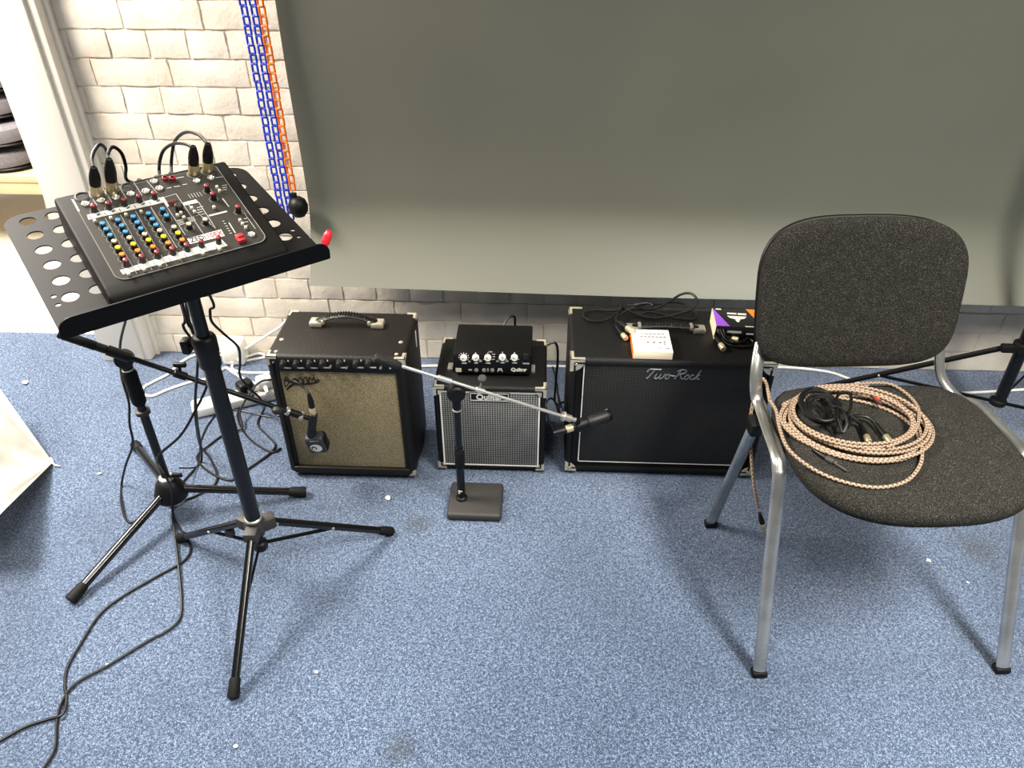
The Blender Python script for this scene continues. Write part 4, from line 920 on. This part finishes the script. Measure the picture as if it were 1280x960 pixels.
# swivel clip and dynamic microphone
sw = br_
part('swivel', MB().cyl(sw-bd3*.006, sw, .013, n=14, bev=.001).cyl(sw, sw+bd3*.018, .009, n=12, bev=.001).cyl(sw+bd3*.016, sw+bd3*.03, .006, n=10), M_['steel'], bm_, True, root=ds)
ma = ony(716, 534, -.640); mbb = ony(764, 518, -.600); md = (mbb-ma).normalized()
part('mic_clip', MB().lathe([(.0155, 0), (.017, .004), (.0165, .03), (.0145, .036)], 18, frame_to(ma+md*.006, mbb)).cyl(sw+bd3*.028, ma+md*.02, .007, n=10), M_['black_plastic'], ds, True)
dm = thing('stick_microphone', 'short black stick microphone on steel boom pointed at the black grille', 'microphone', ma)
part('body', MB().lathe([(.0105, 0), (.0115, .002), (.0125, .03), (.0155, .048), (.0165, .054), (.0165, .092), (.0155, .096)], 20, frame_to(ma, mbb)), M_['mic_body'], dm, True)
part('head_grille', MB().lathe([(.0150, .094), (.0152, .100), (.013, .105), (.008, .107), (.0005, .1075)], 18, frame_to(ma, mbb)), M_['black_metal'], dm, True)
for k in range(5):
    a = -1.2+k*.55; fm = frame_to(ma, mbb)
    part('grille_slot', MB().box((.0152*math.cos(a), .0152*math.sin(a), .098), (.002, .004, .006), .0006, M=fm), M_['steel'], dm, True)

# ================================================================== CABLES AT THE MIXER
def xlr_at(px, py): 
    u = puv(px, py, .001); return PM @ Vector((u.x, u.y, .0035))
def depth_of(p): return (Vector(p)-CAM).dot(_f)
def cable(name, label, pts, r=.0032, base=None, group=None, m='cable', n=8, cat='cable'):
    pass
R8 = .0031
def C3(cx, cy, dep): return at(cx/3.2, cy/3.2, dep)
def C5(cx, cy, dep): return at(90+cx/4, 370+cy/4, dep)
back = lambda x, y, h: DM @ Vector((x, y, h))
# 1: square microphone -> first input
x1 = xlr_at(120.6, 244); dep = depth_of(x1)
cA = thing('microphone_cable', 'black cable from the leftmost mixer plug to the square microphone', 'cable', (-.75, -.5, 0))
t = plug(cA, cA, x1, PN+Vector((.16, 0, .1)), 'cable', 'cream_plug', 1.0, ls=.74)
mcb = Vector(tp); xq = plug(cA, cA, mcb-Vector((0, 0, .004)), Vector((-.05, .06, 1)), 'cable', 'cream_plug', .85)
ptsA = [t, C3(368, 640, dep+.01), C3(376, 605, dep+.02), C3(400, 578, dep+.03), C3(424, 600, dep+.06), C3(434, 650, dep+.09), back(-.03, .125, .05), back(.0, .165, .012), back(.03, .196, -.02), C5(690, 0, 1.66), C5(690, 70, 1.68), C5(700, 130, 1.70), C5(760, 190, 1.74), C5(830, 255, 1.80), C5(840, 330, 1.86), C5(840, 400, 1.92), C5(890, 465, 2.0), C5(930, 500, 2.04), C5(960, 540, 2.10), ]
fx = onz(330, 512, .004)
ptsA += [onz(330, 512, .02), onz(322, 530, .004), onz(335, 545, .004), onz(344, 556, .004), onz(337, 567, .004), onz(312, 585, .004), onz(290, 600, .004), onz(262, 590, .004), onz(246, 572, .004), onz(262, 556, .004), onz(285, 540, .004), onz(303, 535, .010), onz(300, 515, .03), onz(312, 492, .08), ony(326, 477, -.56), ony(345, 475, -.58), ony(368, 477, -.61), ony(382, 486, -.628), xq]
part('cable_run', MB().tube(spline(ptsA, 7), R8, 8), M_['cable'], cA, True)
# 2: second input
x2 = xlr_at(140.6, 241); dep = depth_of(x2)
cB = thing('microphone_cable', 'black cable from the second mixer plug hanging to the floor', 'cable', (-.86, -.6, 0))
t = plug(cB, cB, x2, PN+Vector((.14, 0, .1)), 'cable', 'gold', 1.04, ls=.86)
ptsB = [t, C3(430, 625, dep+.01), C3(438, 600, dep+.02), C3(455, 588, dep+.03), C3(485, 612, dep+.05), C3(503, 665, dep+.08), C3(508, 720, dep+.12), back(.02, .15, .02), back(.02, .19, -.01), C5(552, 60, 1.62), C5(556, 150, 1.64), C5(590, 205, 1.66), C5(628, 260, 1.68), C5(625, 400, 1.76), C5(615, 540, 1.84), C5(622, 650, 1.94), onz(250, 556, .03), onz(262, 572, .006), onz(271, 592, .004), onz(268, 606, .004), onz(248, 618, .004), onz(228, 626, .004), onz(215, 633, .004), onz(196, 628, .004), onz(188, 634, .004), onz(175, 648, .004), onz(160, 652, .004), onz(152, 632, .010)]
ptsB += [ony(152, 606, -.66), ony(157, 582, -.68), ony(166, 555, -.70), ony(162, 530, -.70), ony(161, 503, -.70), ony(152, 470, -.70), ony(150, 432, -.71), ony(157, 400, -.74), ony(162, 380, -.76)]
part('cable_run', MB().tube(spline(ptsB, 7), R8, 8), M_['cable'], cB, True)
# 3, 4: outputs leaving toward the lower left
x3 = xlr_at(242.5, 218); dep = depth_of(x3)
cC = thing('output_cable', 'black cable from the third mixer plug across carpet, outer bend', 'cable', (-.9, -1.0, 0))
t = plug(cC, cC, x3, PN+Vector((.12, 0, .1)), 'cable', 'gold', 1.0, ls=.76)
ptsC = [t, C3(772, 592, dep+.01), C3(745, 578, dep+.03), C3(700, 574, dep+.06), C3(658, 597, dep+.09), C3(640, 640, dep+.11), C3(637, 690, dep+.13), back(.05, .15, .02), back(.05, .19, -.012), C5(560, 70, 1.60), C5(600, 170, 1.62), C5(640, 270, 1.65), C5(680, 420, 1.72), C5(610, 585, 1.74), C5(540, 700, 1.76), C5(445, 785, 1.80), C5(425, 830, 1.80), C5(470, 905, 1.80), ony(214, 612, -.80), onz(216, 640, .03), onz(223, 658, .004), onz(238, 680, .004), onz(231, 700, .004), onz(195, 721, .004), onz(154, 745, .004), onz(125, 768, .004), onz(100, 806, .004), onz(84, 835, .004), onz(81, 858, .004), onz(83, 874, .004), onz(78, 893, .008), onz(60, 899, .004), onz(33, 908, .004), onz(0, 926, .004), onz(-60, 960, .004), onz(-140, 980, .004)]
part('cable_run', MB().tube(spline(ptsC, 7), R8, 8), M_['cable'], cC, True)
x4 = xlr_at(260, 214.5); dep = depth_of(x4)
cD = thing('output_cable', 'black cable from the rightmost mixer plug across carpet, inner bend', 'cable', (-.9, -1.0, 0))
t = plug(cD, cD, x4, PN+Vector((.12, 0, .1)), 'cable', 'gold', 1.0, ls=.76)
ptsD = [t, C3(825, 570, dep+.01), C3(795, 540, dep+.03), C3(750, 528, dep+.06), C3(713, 547, dep+.09), C3(692, 590, dep+.12), C3(685, 680, dep+.14), back(.075, .15, .02), back(.075, .19, -.012), C5(575, 70, 1.66), C5(610, 170, 1.70), C5(632, 300, 1.78), C5(618, 470, 1.86), C5(625, 620, 1.95), onz(252, 575, .01), onz(240, 590, .004), onz(222, 612, .004), onz(216, 640, .012), onz(218, 664, .012), onz(223, 706, .010), onz(227, 752, .004), onz(224, 775, .004), onz(205, 791, .004), onz(187, 800, .004), onz(133, 833, .004), onz(95, 854, .004), onz(77, 879, .004), onz(71, 905, .004), onz(69, 935, .004), onz(56, 958, .004), onz(30, 990, .004)]
part('cable_run', MB().tube(spline(ptsD, 7), R8, 8), M_['cable'], cD, True)
# loose thin lead on the carpet behind the stands
single('thin_lead', MB().tube(spline([onz(224, 585, .05), onz(238, 585, .02), onz(247, 582, .003), onz(249, 566, .003), onz(252, 548, .003), onz(262, 528, .003), onz(276, 514, .003), onz(296, 513, .003), onz(316, 517, .003), onz(340, 522, .003)], 7), .0022, 7), M_['cable'], 'thin black lead lying on the carpet behind the stands', 'cable')
single('power_lead', MB().tube(spline([onz(351, 560, .0045), onz(340, 565, .0045), onz(320, 555, .004), onz(305, 540, .004), onz(297, 520, .004), onz(305, 500, .01), onz(318, 490, .02), onz(335, 505, .01), onz(350, 520, .004), onz(372, 500, .004)], 7), .003, 7), M_['cable'], 'black mains lead curling on the carpet beside the tan-grille combo', 'cable')
# stick microphone cable
cE = thing('microphone_cable', 'black cable looping from the stick microphone beside the boom', 'cable', (.03, -.5, 0))
tq = plug(cE, cE, ma-md*.001, -md, 'cable', 'cream_plug', 1.05, ls=.66)
part('cable_run', MB().tube(spline([tq, ony(695, 541, -.655), ony(687, 528, -.65), ony(683, 513, -.645), ony(683, 503, -.63), ony(688, 498, -.60), ony(694, 502, -.57), ony(698, 515, -.54), onz(700, 520, .05), onz(698, 500, .004), onz(694, 470, .004), onz(690, 456, .004)], 7), .0028, 8), M_['cable'], cE, True)
# speaker lead from the head into the cabinets
single('speaker_lead', MB().tube(spline([(-.100, -.366, .33), (-.095, -.335, .352), (-.082, -.318, .360), (-.070, -.31, .352), (-.065, -.30, .30), (-.02, -.285, .22), (.03, -.28, .25), (.05, -.285, .25), (.055, -.29, .20), (.052, -.28, .10), (.056, -.25, .01), (.1, -.22, .004), (.2, -.2, .004)], 7), .0036, 8), M_['cable'], 'black speaker lead arching behind the small amplifier head', 'cable')

# ================================================================== MAINS: strip, plugs, white leads
ps0, ps1 = onz(240, 512, .02), onz(352, 486, .02); pd = (ps1-ps0); Ls = pd.length; pa = math.atan2(pd.y, pd.x); pc = (ps0+ps1)/2
st = thing('power_strip', 'white plastic mains power strip on the carpet behind the stands', 'power strip', (pc.x, pc.y, 0), pa)
part('strip_body', MB().box((0, 0, .019), (Ls, .058, .037), .009, 3), M_['white_plastic'], st)
for k in range(4):
    so = part('socket', MB().box((-Ls/2+.075+.055*k, 0, .0375), (.040, .044, .0022), .0006), M_['white_plastic'], st)
    part('socket_hole', MB().box((-Ls/2+.075+.055*k, .011, .0389), (.004, .008, .0008)).box((-Ls/2+.067+.055*k, -.010, .0389), (.007, .004, .0008)).box((-Ls/2+.083+.055*k, -.010, .0389), (.007, .004, .0008)), M_['dark_print'], so)
part('neon_switch', MB().box((-Ls/2+.03, 0, .038), (.012, .018, .004), .001), M_['grey_print'], st)
def uk_plug(loc, m, label, az):
    g = thing('mains_plug', label, 'plug', loc, az)
    part('plug_body', MB().box((0, 0, .022), (.048, .044, .036), .010, 3), m, g)
    part('strain_relief', MB().cyl((0, -.020, .016), (0, -.05, .012), .007, .005, n=10), m, g)
b0 = Matrix.Translation((pc.x, pc.y, 0)) @ Matrix.Rotation(pa, 4, 'Z')
uk_plug(b0 @ Vector((.03, 0, .0386)), M_['black_plastic'], 'black mains plug pushed into the white power strip', pa+.3)
uk_plug(b0 @ Vector((.088, 0, .0386)), M_['white_plastic'], 'white mains plug pushed into the white power strip', pa)
adp = onz(301, 444, .0)
ad = thing('wall_adapter', 'white mains adapter box standing against the brick wall base', 'adapter', (adp.x, -.045, 0))
part('adapter_body', MB().box((0, 0, .045), (.075, .06, .088), .012, 3), M_['white_plastic'], ad)
part('adapter_socket', MB().box((0, -.0305, .05), (.05, .003, .05), .001), M_['white_plastic'], ad)
ax_, ay_ = adp.x, -.075
z6 = .0045
single('white_lead', MB().tube(spline([(ax_, ay_-.004, .02), onz(285, 446, z6), onz(262, 442, z6), onz(243, 444, z6), onz(226, 453, z6), onz(211, 467, z6), onz(192, 477, z6), onz(180, 484, z6), onz(179, 492, z6), onz(190, 495, z6), onz(210, 487, z6), onz(240, 477, z6), onz(265, 472, z6), onz(281, 460, z6), onz(292, 466, z6), onz(310, 476, z6), onz(338, 484, .014), onz(349, 485, .02)], 7), .0042, 8), M_['white_cable'], 'white mains lead looped on the carpet beside the door post', 'cable')
single('white_lead', MB().tube(spline([(ax_+.02, ay_-.004, .03), onz(322, 442, .012), onz(332, 446, z6), onz(312, 450, z6), onz(294, 454, z6), onz(290, 460, z6), onz(300, 465, z6), onz(332, 466, z6), onz(365, 462, z6)], 7), .0042, 8), M_['white_cable'], 'white lead in a small loop at the combo corner', 'cable')
single('white_lead', MB().tube(spline([(ax_+.036, -.05, .05), ony(312, 433, -.06), ony(328, 423, -.06), ony(347, 411, -.06), ony(372, 400, -.08), (-.62, -.12, .10), (-.5, -.09, .02), (-.36, -.05, z6), (-.1, -.045, z6), (.05, -.035, z6), (.4, -.04, z6), (.70, -.035, z6), onz(975, 459, z6), onz(1030, 464, z6), onz(1060, 473, z6), onz(1085, 483, z6), onz(1140, 492, z6), onz(1210, 491, z6), onz(1280, 487, z6), (1.75, -.08, z6)], 7), .0044, 8), M_['white_cable'], 'long white lead running along the foot of the brick wall', 'cable')

# ================================================================== CHAIR
CHX, CHY, CRZ = .728, -.95, math.radians(4)
ch = thing('conference_chair', 'charcoal upholstered stacking chair with worn chrome tube frame', 'chair', (CHX, CHY, 0), CRZ)
Ci = INV[ch.name]
def L_(p): return Ci @ Vector(p)
FL, FR = L_(onz(948, 843, 0)), L_(onz(1250, 838, 0)); BLf = L_(onz(888, 657, 0)); BRf = Vector((-BLf.x-.01, BLf.y, 0))
for s in (-1, 1):
    ft = FL if s < 0 else FR; rf = BLf if s < 0 else BRf
    x1_ = s*.250; bend = Vector((x1_, -.030, .432)); bk = Vector((s*.236, .155, .440))
    # one bent tube: front leg, side rail, back upright
    path = spline([Vector((ft.x, ft.y, .016)), Vector((ft.x*.5+x1_*.5+0*s, (ft.y+bend.y)/2, .22)), Vector((x1_, -.047, .392)), Vector((x1_, -.030, .424)), Vector((x1_-.002*s, .000, .440)), Vector((x1_-.008*s, .08, .440)), Vector((bk.x, .148, .440)), *([Vector((-.240, .178, .452)), Vector((-.243, .200, .50)), Vector((-.228, .245, .56)), Vector((-.205, .292, .64)), Vector((-.19, .312, .70))] if s < 0 else [Vector((.214, .182, .434)), Vector((.184, .226, .470)), Vector((.172, .262, .56)), Vector((.150, .300, .64)), Vector((.135, .318, .70))])], 7)
    fr_ = part('frame_tube', MB().tube(path, .01, 12, flat=(.0145, .0090, (0, -1, 0))), M_['worn_chrome'], ch)
    part('foot_cap', MB().box((ft.x, ft.y, .008), (.032, .022, .016), .004), M_['rubber'], fr_)
    rl = part('rear_leg', MB().tube([Vector((s*.252, .125, .415)), Vector((rf.x, rf.y, .014))], .01, 12, flat=(.0140, .0090, (0, 1, 0))), M_['worn_chrome'], ch)
    part('foot_cap', MB().box((rf.x, rf.y, .008), (.032, .022, .016), .004), M_['rubber'], rl)
    part('leg_joint', MB().box((s*.254, .122, .414), (.028, .044, .034), .007), M_['black_plastic'], ch)
part('cross_bar', MB().tube([(-.247, .03, .424), (.247, .03, .424)], .008, 10), M_['black_metal'], ch)
part('cross_bar', MB().tube([(-.242, .12, .424), (.242, .12, .424)], .008, 10), M_['black_metal'], ch)
# seat pad with waterfall front
n = 64; mb = MB(); vs = []; fs = []
rings = [(.02, .428), (.5, .428), (.90, .428), (.965, .431), (.995, .440), (1.0, .449), (.99, .459), (.96, .466), (.90, .4705), (.78, .4725), (.55, .472), (.3, .4705), (.02, .470)]
def seat_xy(a, s):
    c_, s_ = math.cos(a), math.sin(a); e = 4.4 if s_ > 0 else 3.2
    x = math.copysign(abs(c_)**(2/e), c_); y = math.copysign(abs(s_)**(2/e), s_)
    hx = .229+.008*(-y); 
    yy = y*.192+.022; 
    if y < 0: yy -= .016*(1-x*x)*abs(y)
    return x*hx*s, yy*s
for (s, z) in rings:
    for k in range(n):
        x, y = seat_xy(2*PI*k/n, s); d = max(0, (-y-.10)/.12)
        vs.append((x, y-.002, z-.026*d*d-.006*max(0, 1-(x/.2)**2)*max(0, min(1, (z-.460)/.01))))
for i in range(len(rings)-1):
    for k in range(n): k2 = (k+1) % n; fs.append([i*n+k, i*n+k2, (i+1)*n+k2, (i+1)*n+k])
fs.append(list(range(n))[::-1]); fs.append([(len(rings)-1)*n+k for k in range(n)])
seat = part('seat', MB().add(vs, fs, Matrix.Translation((0, -.002, -.006))), M_['charcoal'], ch)
sh = pad_mesh(.214, .175, .012, 3.3); sh.v = [q+Vector((0, .018, .418)) for q in sh.v]; part('seat_shell', sh, M_['black_plastic'], seat)
# backrest
def back_pad(hx, hz, th, off, s0=1.0):
    vs = []; fs = []; n = 64
    rings = [(.02, .5), (.6, .5), (.90, .48), (.965, .38), (.995, .15), (1, -.05), (.985, -.28), (.94, -.42), (.85, -.49), (.6, -.5), (.02, -.5)]
    for (s, yy) in rings:
        for k in range(n):
            a = 2*PI*k/n; c_, s_ = math.cos(a), math.sin(a)
            e = 3.3 if s_ > 0 else 5.0
            x = math.copysign(abs(c_)**(2/e), c_); z = math.copysign(abs(s_)**(2/e), s_)
            w_ = hx*(1.0+.02*(z)-.0*(z < 0)); zz = z*hz-(.010*(1-x*x) if z < 0 else 0)
            X = x*w_*s; Z = zz*s; Y = yy*th+off-.018*(X/hx)**2
            vs.append((X, Y, Z))
    for i in range(len(rings)-1):
        for k in range(n): k2 = (k+1) % n; fs.append([i*n+k, i*n+k2, (i+1)*n+k2, (i+1)*n+k])
    fs.append(list(range(n))); fs.append([(len(rings)-1)*n+k for k in range(n)][::-1])
    return vs, fs
BMx = Matrix.Translation((-.040, .268, .659)) @ Matrix.Rotation(math.radians(-16), 4, 'X')
v, f = back_pad(.216, .157, .040, -.006); bk_ = part('backrest', MB().add(v, f, BMx), M_['charcoal'], ch)
v, f = back_pad(.2150, .1590, .018, .016); part('backrest_shell', MB().add(v, f, BMx), M_['black_plastic'], bk_)

# ================================================================== CABLES ON THE CHAIR
def seat_z(p):
    q = Ci @ Vector((p[0], p[1], 0)); d = max(0, (-q.y-.10)/.12)
    return .466-.026*d*d-.006*max(0, 1-(q.x/.2)**2)
def sc_(cx, cy, dz=0):          # point of the 930,450 crop (x3.657) on the seat
    p = onz(930+cx/3.657, 450+cy/3.657, .462+dz); p.z = max(p.z, seat_z(p)+.0038); return p
bc = thing('braided_cable', 'tan braided instrument cable coiled on the chair seat', 'cable', onz(1065, 555, .462))
ctrl = []
ctrl += [sc_(115, 190, .004), sc_(145, 240, .004), sc_(160, 320, .003)]
elli = [((200, 430), (480, 575), (815, 480), (780, 330))]
def loop(x0, y0, x1, y1, dz, ph=0, tilt=0.0):
    out = []
    for k in range(12):
        a = ph+2*PI*k/12; X = (x0+x1)/2+(x1-x0)/2*math.cos(a); Y = (y0+y1)/2+(y1-y0)/2*math.sin(a)+tilt*(X-(x0+x1)/2)
        out.append(sc_(X, Y, dz+.002*math.sin(a*3+dz*900)))
    return out
ctrl += [sc_(200, 420, .001), sc_(310, 510, .001), sc_(450, 565, .001), sc_(610, 585, .001), sc_(740, 555, .002), sc_(805, 480, .004), sc_(812, 400, .006)]
ctrl += [sc_(790, 290, .006), sc_(700, 220, .004), sc_(560, 170, .003), sc_(420, 165, .003), sc_(280, 190, .003)]
spec = [(158, 190, 800, 470, .001, .17), (175, 160, 845, 478, .004, .15), (205, 150, 865, 470, .007, .14), (215, 140, 850, 440, .010, .15), (220, 132, 835, 425, .013, .14), (212, 140, 780, 415, .016, .13), (225, 150, 770, 400, .019, .12)]
for (a, b, c, d, dz, tl_) in spec: ctrl += loop(a, b-10, c, d-20, dz, PI*1.1, tl_)
ctrl += [sc_(240, 180, .02), sc_(330, 125, .016), sc_(470, 115, .012), sc_(600, 105, .006), sc_(680, 115, .003), sc_(760, 170, .003), sc_(800, 240, .012), sc_(770, 340, .021), sc_(650, 400, .021)]
bcp = part('cable_coil', MB().tube(spline(ctrl, 6), .0036, 8), M_['braid'], bc, True)
dx = [sc_(650, 590, .0), sc_(760, 540, .003), sc_(790, 470, .006), sc_(780, 420, .012)]
part('cable_coil', MB().tube(spline([sc_(200, 300, .003), sc_(280, 375, .002), sc_(360, 440, .002), sc_(420, 478, .003)], 6), .0036, 8), M_['braid'], bc, True)
je = sc_(470, 508, .005); jd = (sc_(395, 462, .005)-je).normalized(); plug(bc, bc, je+jd*.03, jd, 'cable', 'stand_base', .62, True)
part('velcro_tie', MB().box((0, 0, 0), (.010, .034, .006), .002, M=Matrix.Translation(sc_(605, 180, .016)) @ Matrix.Rotation(.3, 4, 'Z')), mat('brown_tie', '#3a2018', .7), bc, True)
part('tie_label', MB().box((0, 0, .0036), (.007, .012, .0012), M=Matrix.Translation(sc_(608, 182, .016)) @ Matrix.Rotation(.3, 4, 'Z')), M_['red_print'], bc, True)
# hanging end beside the front leg
he = ony(956, 667, -.865)
hg = [sc_(115, 190, .004), sc_(100, 115, .004), ony(952, 474, -.752), ony(944, 490, -.755), ony(938, 525, -.785), ony(939, 570, -.83), ony(943, 610, -.86), ony(948, 635, -.865)]
part('hanging_end', MB().tube(spline(hg, 6), .0036, 8), M_['braid'], bc, True)
hd_ = (ony(948, 635, -.865)-he).normalized(); plug(bc, bc, he+hd_*.02, hd_, 'rubber', 'gold', .7, True)
# small black cable bundle in the coil
bk2 = thing('jack_cable', 'black jack cable knotted in a small bundle inside the braided coil', 'cable', onz(1045, 525, .462))
k1 = sc_(580, 395, .006); kd1 = (sc_(540, 310, .007)-k1).normalized(); k2 = sc_(675, 385, .006); kd2 = (sc_(620, 315, .007)-k2).normalized()
q1 = plug(bk2, bk2, k1+kd1*.012, kd1, 'cable', 'gold', .8, True); q2 = plug(bk2, bk2, k2+kd2*.004, kd2, 'cable', 'gold', .85, True)
body = [q1, sc_(510, 275, .014), sc_(470, 245, .02), sc_(400, 200, .028)]
for k, (cx, cy, rx, ry, dz) in enumerate(((350, 215, 85, 75, .022), (345, 210, 78, 70, .028), (355, 220, 70, 62, .034), (340, 205, 82, 78, .026), (360, 225, 60, 55, .038))):
    for j in range(8): a = PI*.2+2*PI*j/8; body.append(sc_(cx+rx*math.cos(a)+.25*ry*math.sin(a), cy+ry*math.sin(a), dz))
body += [sc_(430, 160, .034), sc_(480, 150, .032), sc_(490, 200, .03), sc_(470, 260, .028), sc_(450, 310, .024), sc_(480, 300, .02), sc_(490, 260, .016), sc_(560, 260, .012), q2]
part('cable_bundle', MB().tube(spline(body, 6), .0034, 8), M_['cable'], bk2, True)
part('bundle_knot', MB().tube(spline([sc_(430, 230, .034), sc_(425, 260, .036), sc_(440, 300, .03), sc_(450, 330, .024), sc_(470, 290, .034), sc_(455, 240, .040), sc_(435, 225, .03)], 6), .0036, 8), M_['cable'], bk2, True)

# ================================================================== LIGHT STAND BEHIND THE CHAIR
LX, LY = 1.345, -.30
ls = thing('light_stand', 'black folding light stand behind the chair against the backdrop', 'light stand', (LX, LY, 0))
colm = part('centre_column', MB().cyl((LX+.004, LY, .085), (LX-.012, LY, 1.05), .0165, n=18), M_['black_pole'], ls, True)
part('column_end', MB().lathe([(.013, 0), (.018, .003), (.018, .012), (.0165, .014)], 16, Matrix.Translation((LX+.004, LY, .078))), M_['steel'], colm, True, root=ls)
upc = part('upper_collar', MB().lathe([(.018, 0), (.026, .003), (.026, .026), (.018, .030)], 18, Matrix.Translation((LX, LY, .272))), M_['black_plastic'], ls, True)
lwc = part('lower_collar', MB().lathe([(.018, 0), (.023, .003), (.023, .016), (.018, .019)], 18, Matrix.Translation((LX, LY, .088))), M_['black_plastic'], ls, True)
for ft in (Vector((.78, -.17, .008)), Vector((1.72, -.55, .008)), Vector((1.62, -.06, .008))):
    d = Vector((ft.x-LX, ft.y-LY, 0)).normalized(); top = Vector((LX, LY, .284))+d*.03
    lg = part('leg', MB().tube([top, ft], .008, 10, flat=(.0065, .0085, (0, 0, 1))), M_['black_metal'], ls, True)
    mid = top.lerp(ft, .56)
    part('brace', MB().tube([Vector((LX, LY, .098))+d*.02, mid], .005, 8, flat=(.003, .006, (0, 0, 1))), M_['black_metal'], lg, True, root=ls)
    part('rubber_foot', MB().ball(ft+Vector((0, 0, .002)), .010, 10), M_['rubber'], lg, True, root=ls)
    for pq in (mid, top.lerp(ft, .04)): part('rivet', MB().ball(pq+Vector((0, -.0075, .003)), .0034, 8), M_['steel'], lg, True, root=ls)
part('bracket', MB().box((LX-.035, LY-.004, .284), (.050, .022, .022), .004), M_['black_plastic'], upc, True, root=ls)
part('top_spigot', MB().cyl((LX-.012, LY, 1.05), (LX-.013, LY, 1.11), .008, n=12), M_['steel'], colm, True, root=ls)

# ================================================================== WHITE CLOTH CORNER, LITTER
T = onz(66, 578, .004); Ua = onz(0, 486, .155); La = onz(0, 643, .155)
A_ = Ua-T; B_ = La-T; nz_ = A_.cross(B_).normalized(); mb = MB(); vs = []; fs = []; NQ, NP = 36, 24
for i in range(NQ+1):
    q = 3.7*i/NQ; qq = min(q, 1.06)
    for j in range(NP+1):
        u = j/NP; s_ = qq*u; t_ = qq*(1-u)
        p = T+A_*s_+B_*t_
        edge = 4*u*(1-u)
        p = p-(A_+B_).normalized()*(.012*math.sin(PI*min(1, qq))*edge*0)+nz_*((.010*math.sin(u*9+q*1.5)+.007*math.sin(u*21-q*2))*min(1, q)*edge-.012*edge*min(1, q))
        if q > 1.06: p = p+Vector((-.20, -.03, -p.z/2.64))*(q-1.06)
        p.z = max(p.z, .003); vs.append(p)
for i in range(NQ):
    for j in range(NP): a = i*(NP+1)+j; fs.append([a, a+1, a+NP+2, a+NP+1])
mb.add(vs, fs)
wc = thing('white_cloth', 'thin white cloth with a pointed corner lying on the carpet', 'cloth', (T.x, T.y, 0))
part('sheet', mb, M_['cloth'], wc, True, sharp=80)
part('loose_thread', MB().tube(spline([T+Vector((-.012, .012, .004)), T+Vector((0, 0, .006)), T+Vector((.012, -.012, .002)), T+Vector((.03, -.016, .002))], 5), [.0035]*6+[.0022]*9+[.001], 6), M_['white_cable'], wc, True)
lit = [(485, 624, .011, 'cream_card', 'crumpled beige paper scrap on carpet in front of the combo'), (1160, 702, .007, 'white_card', 'white paper fleck on the carpet under the chair'), (396, 841, .006, 'white_card', 'white thread scrap on the carpet beside the music stand foot'), (135, 832, .005, 'white_card', 'tiny white crumb beside the trailing cables'),
       (32, 480, .014, 'white_card', 'flat white paper scrap on the carpet near the white cloth'), (125, 593, .006, 'cream_card', 'beige crumb on carpet left of the boom stand leg'), (295, 934, .005, 'white_card', 'pale fleck on the bare carpet'), (1209, 729, .004, 'white_card', 'tiny white speck on the carpet by the chair leg')]
for px, py, r, m_, lb in lit:
    p = onz(px, py, .0); rn = random.Random(px); vs = [(p.x+r*rn.uniform(.5, 1.1)*math.cos(2*PI*k/7), p.y+r*rn.uniform(.4, 1.0)*math.sin(2*PI*k/7), .002+.35*r*rn.random()) for k in range(7)]
    vs += [(v_[0], v_[1], v_[2]+.0012) for v_ in vs]; fs = [list(range(7))[::-1], list(range(7, 14))]+[[k, (k+1) % 7, 7+(k+1) % 7, 7+k] for k in range(7)]
    single('paper_scrap', MB().add(vs, fs), M_[m_], lb, 'litter', base=(p.x, p.y, 0))
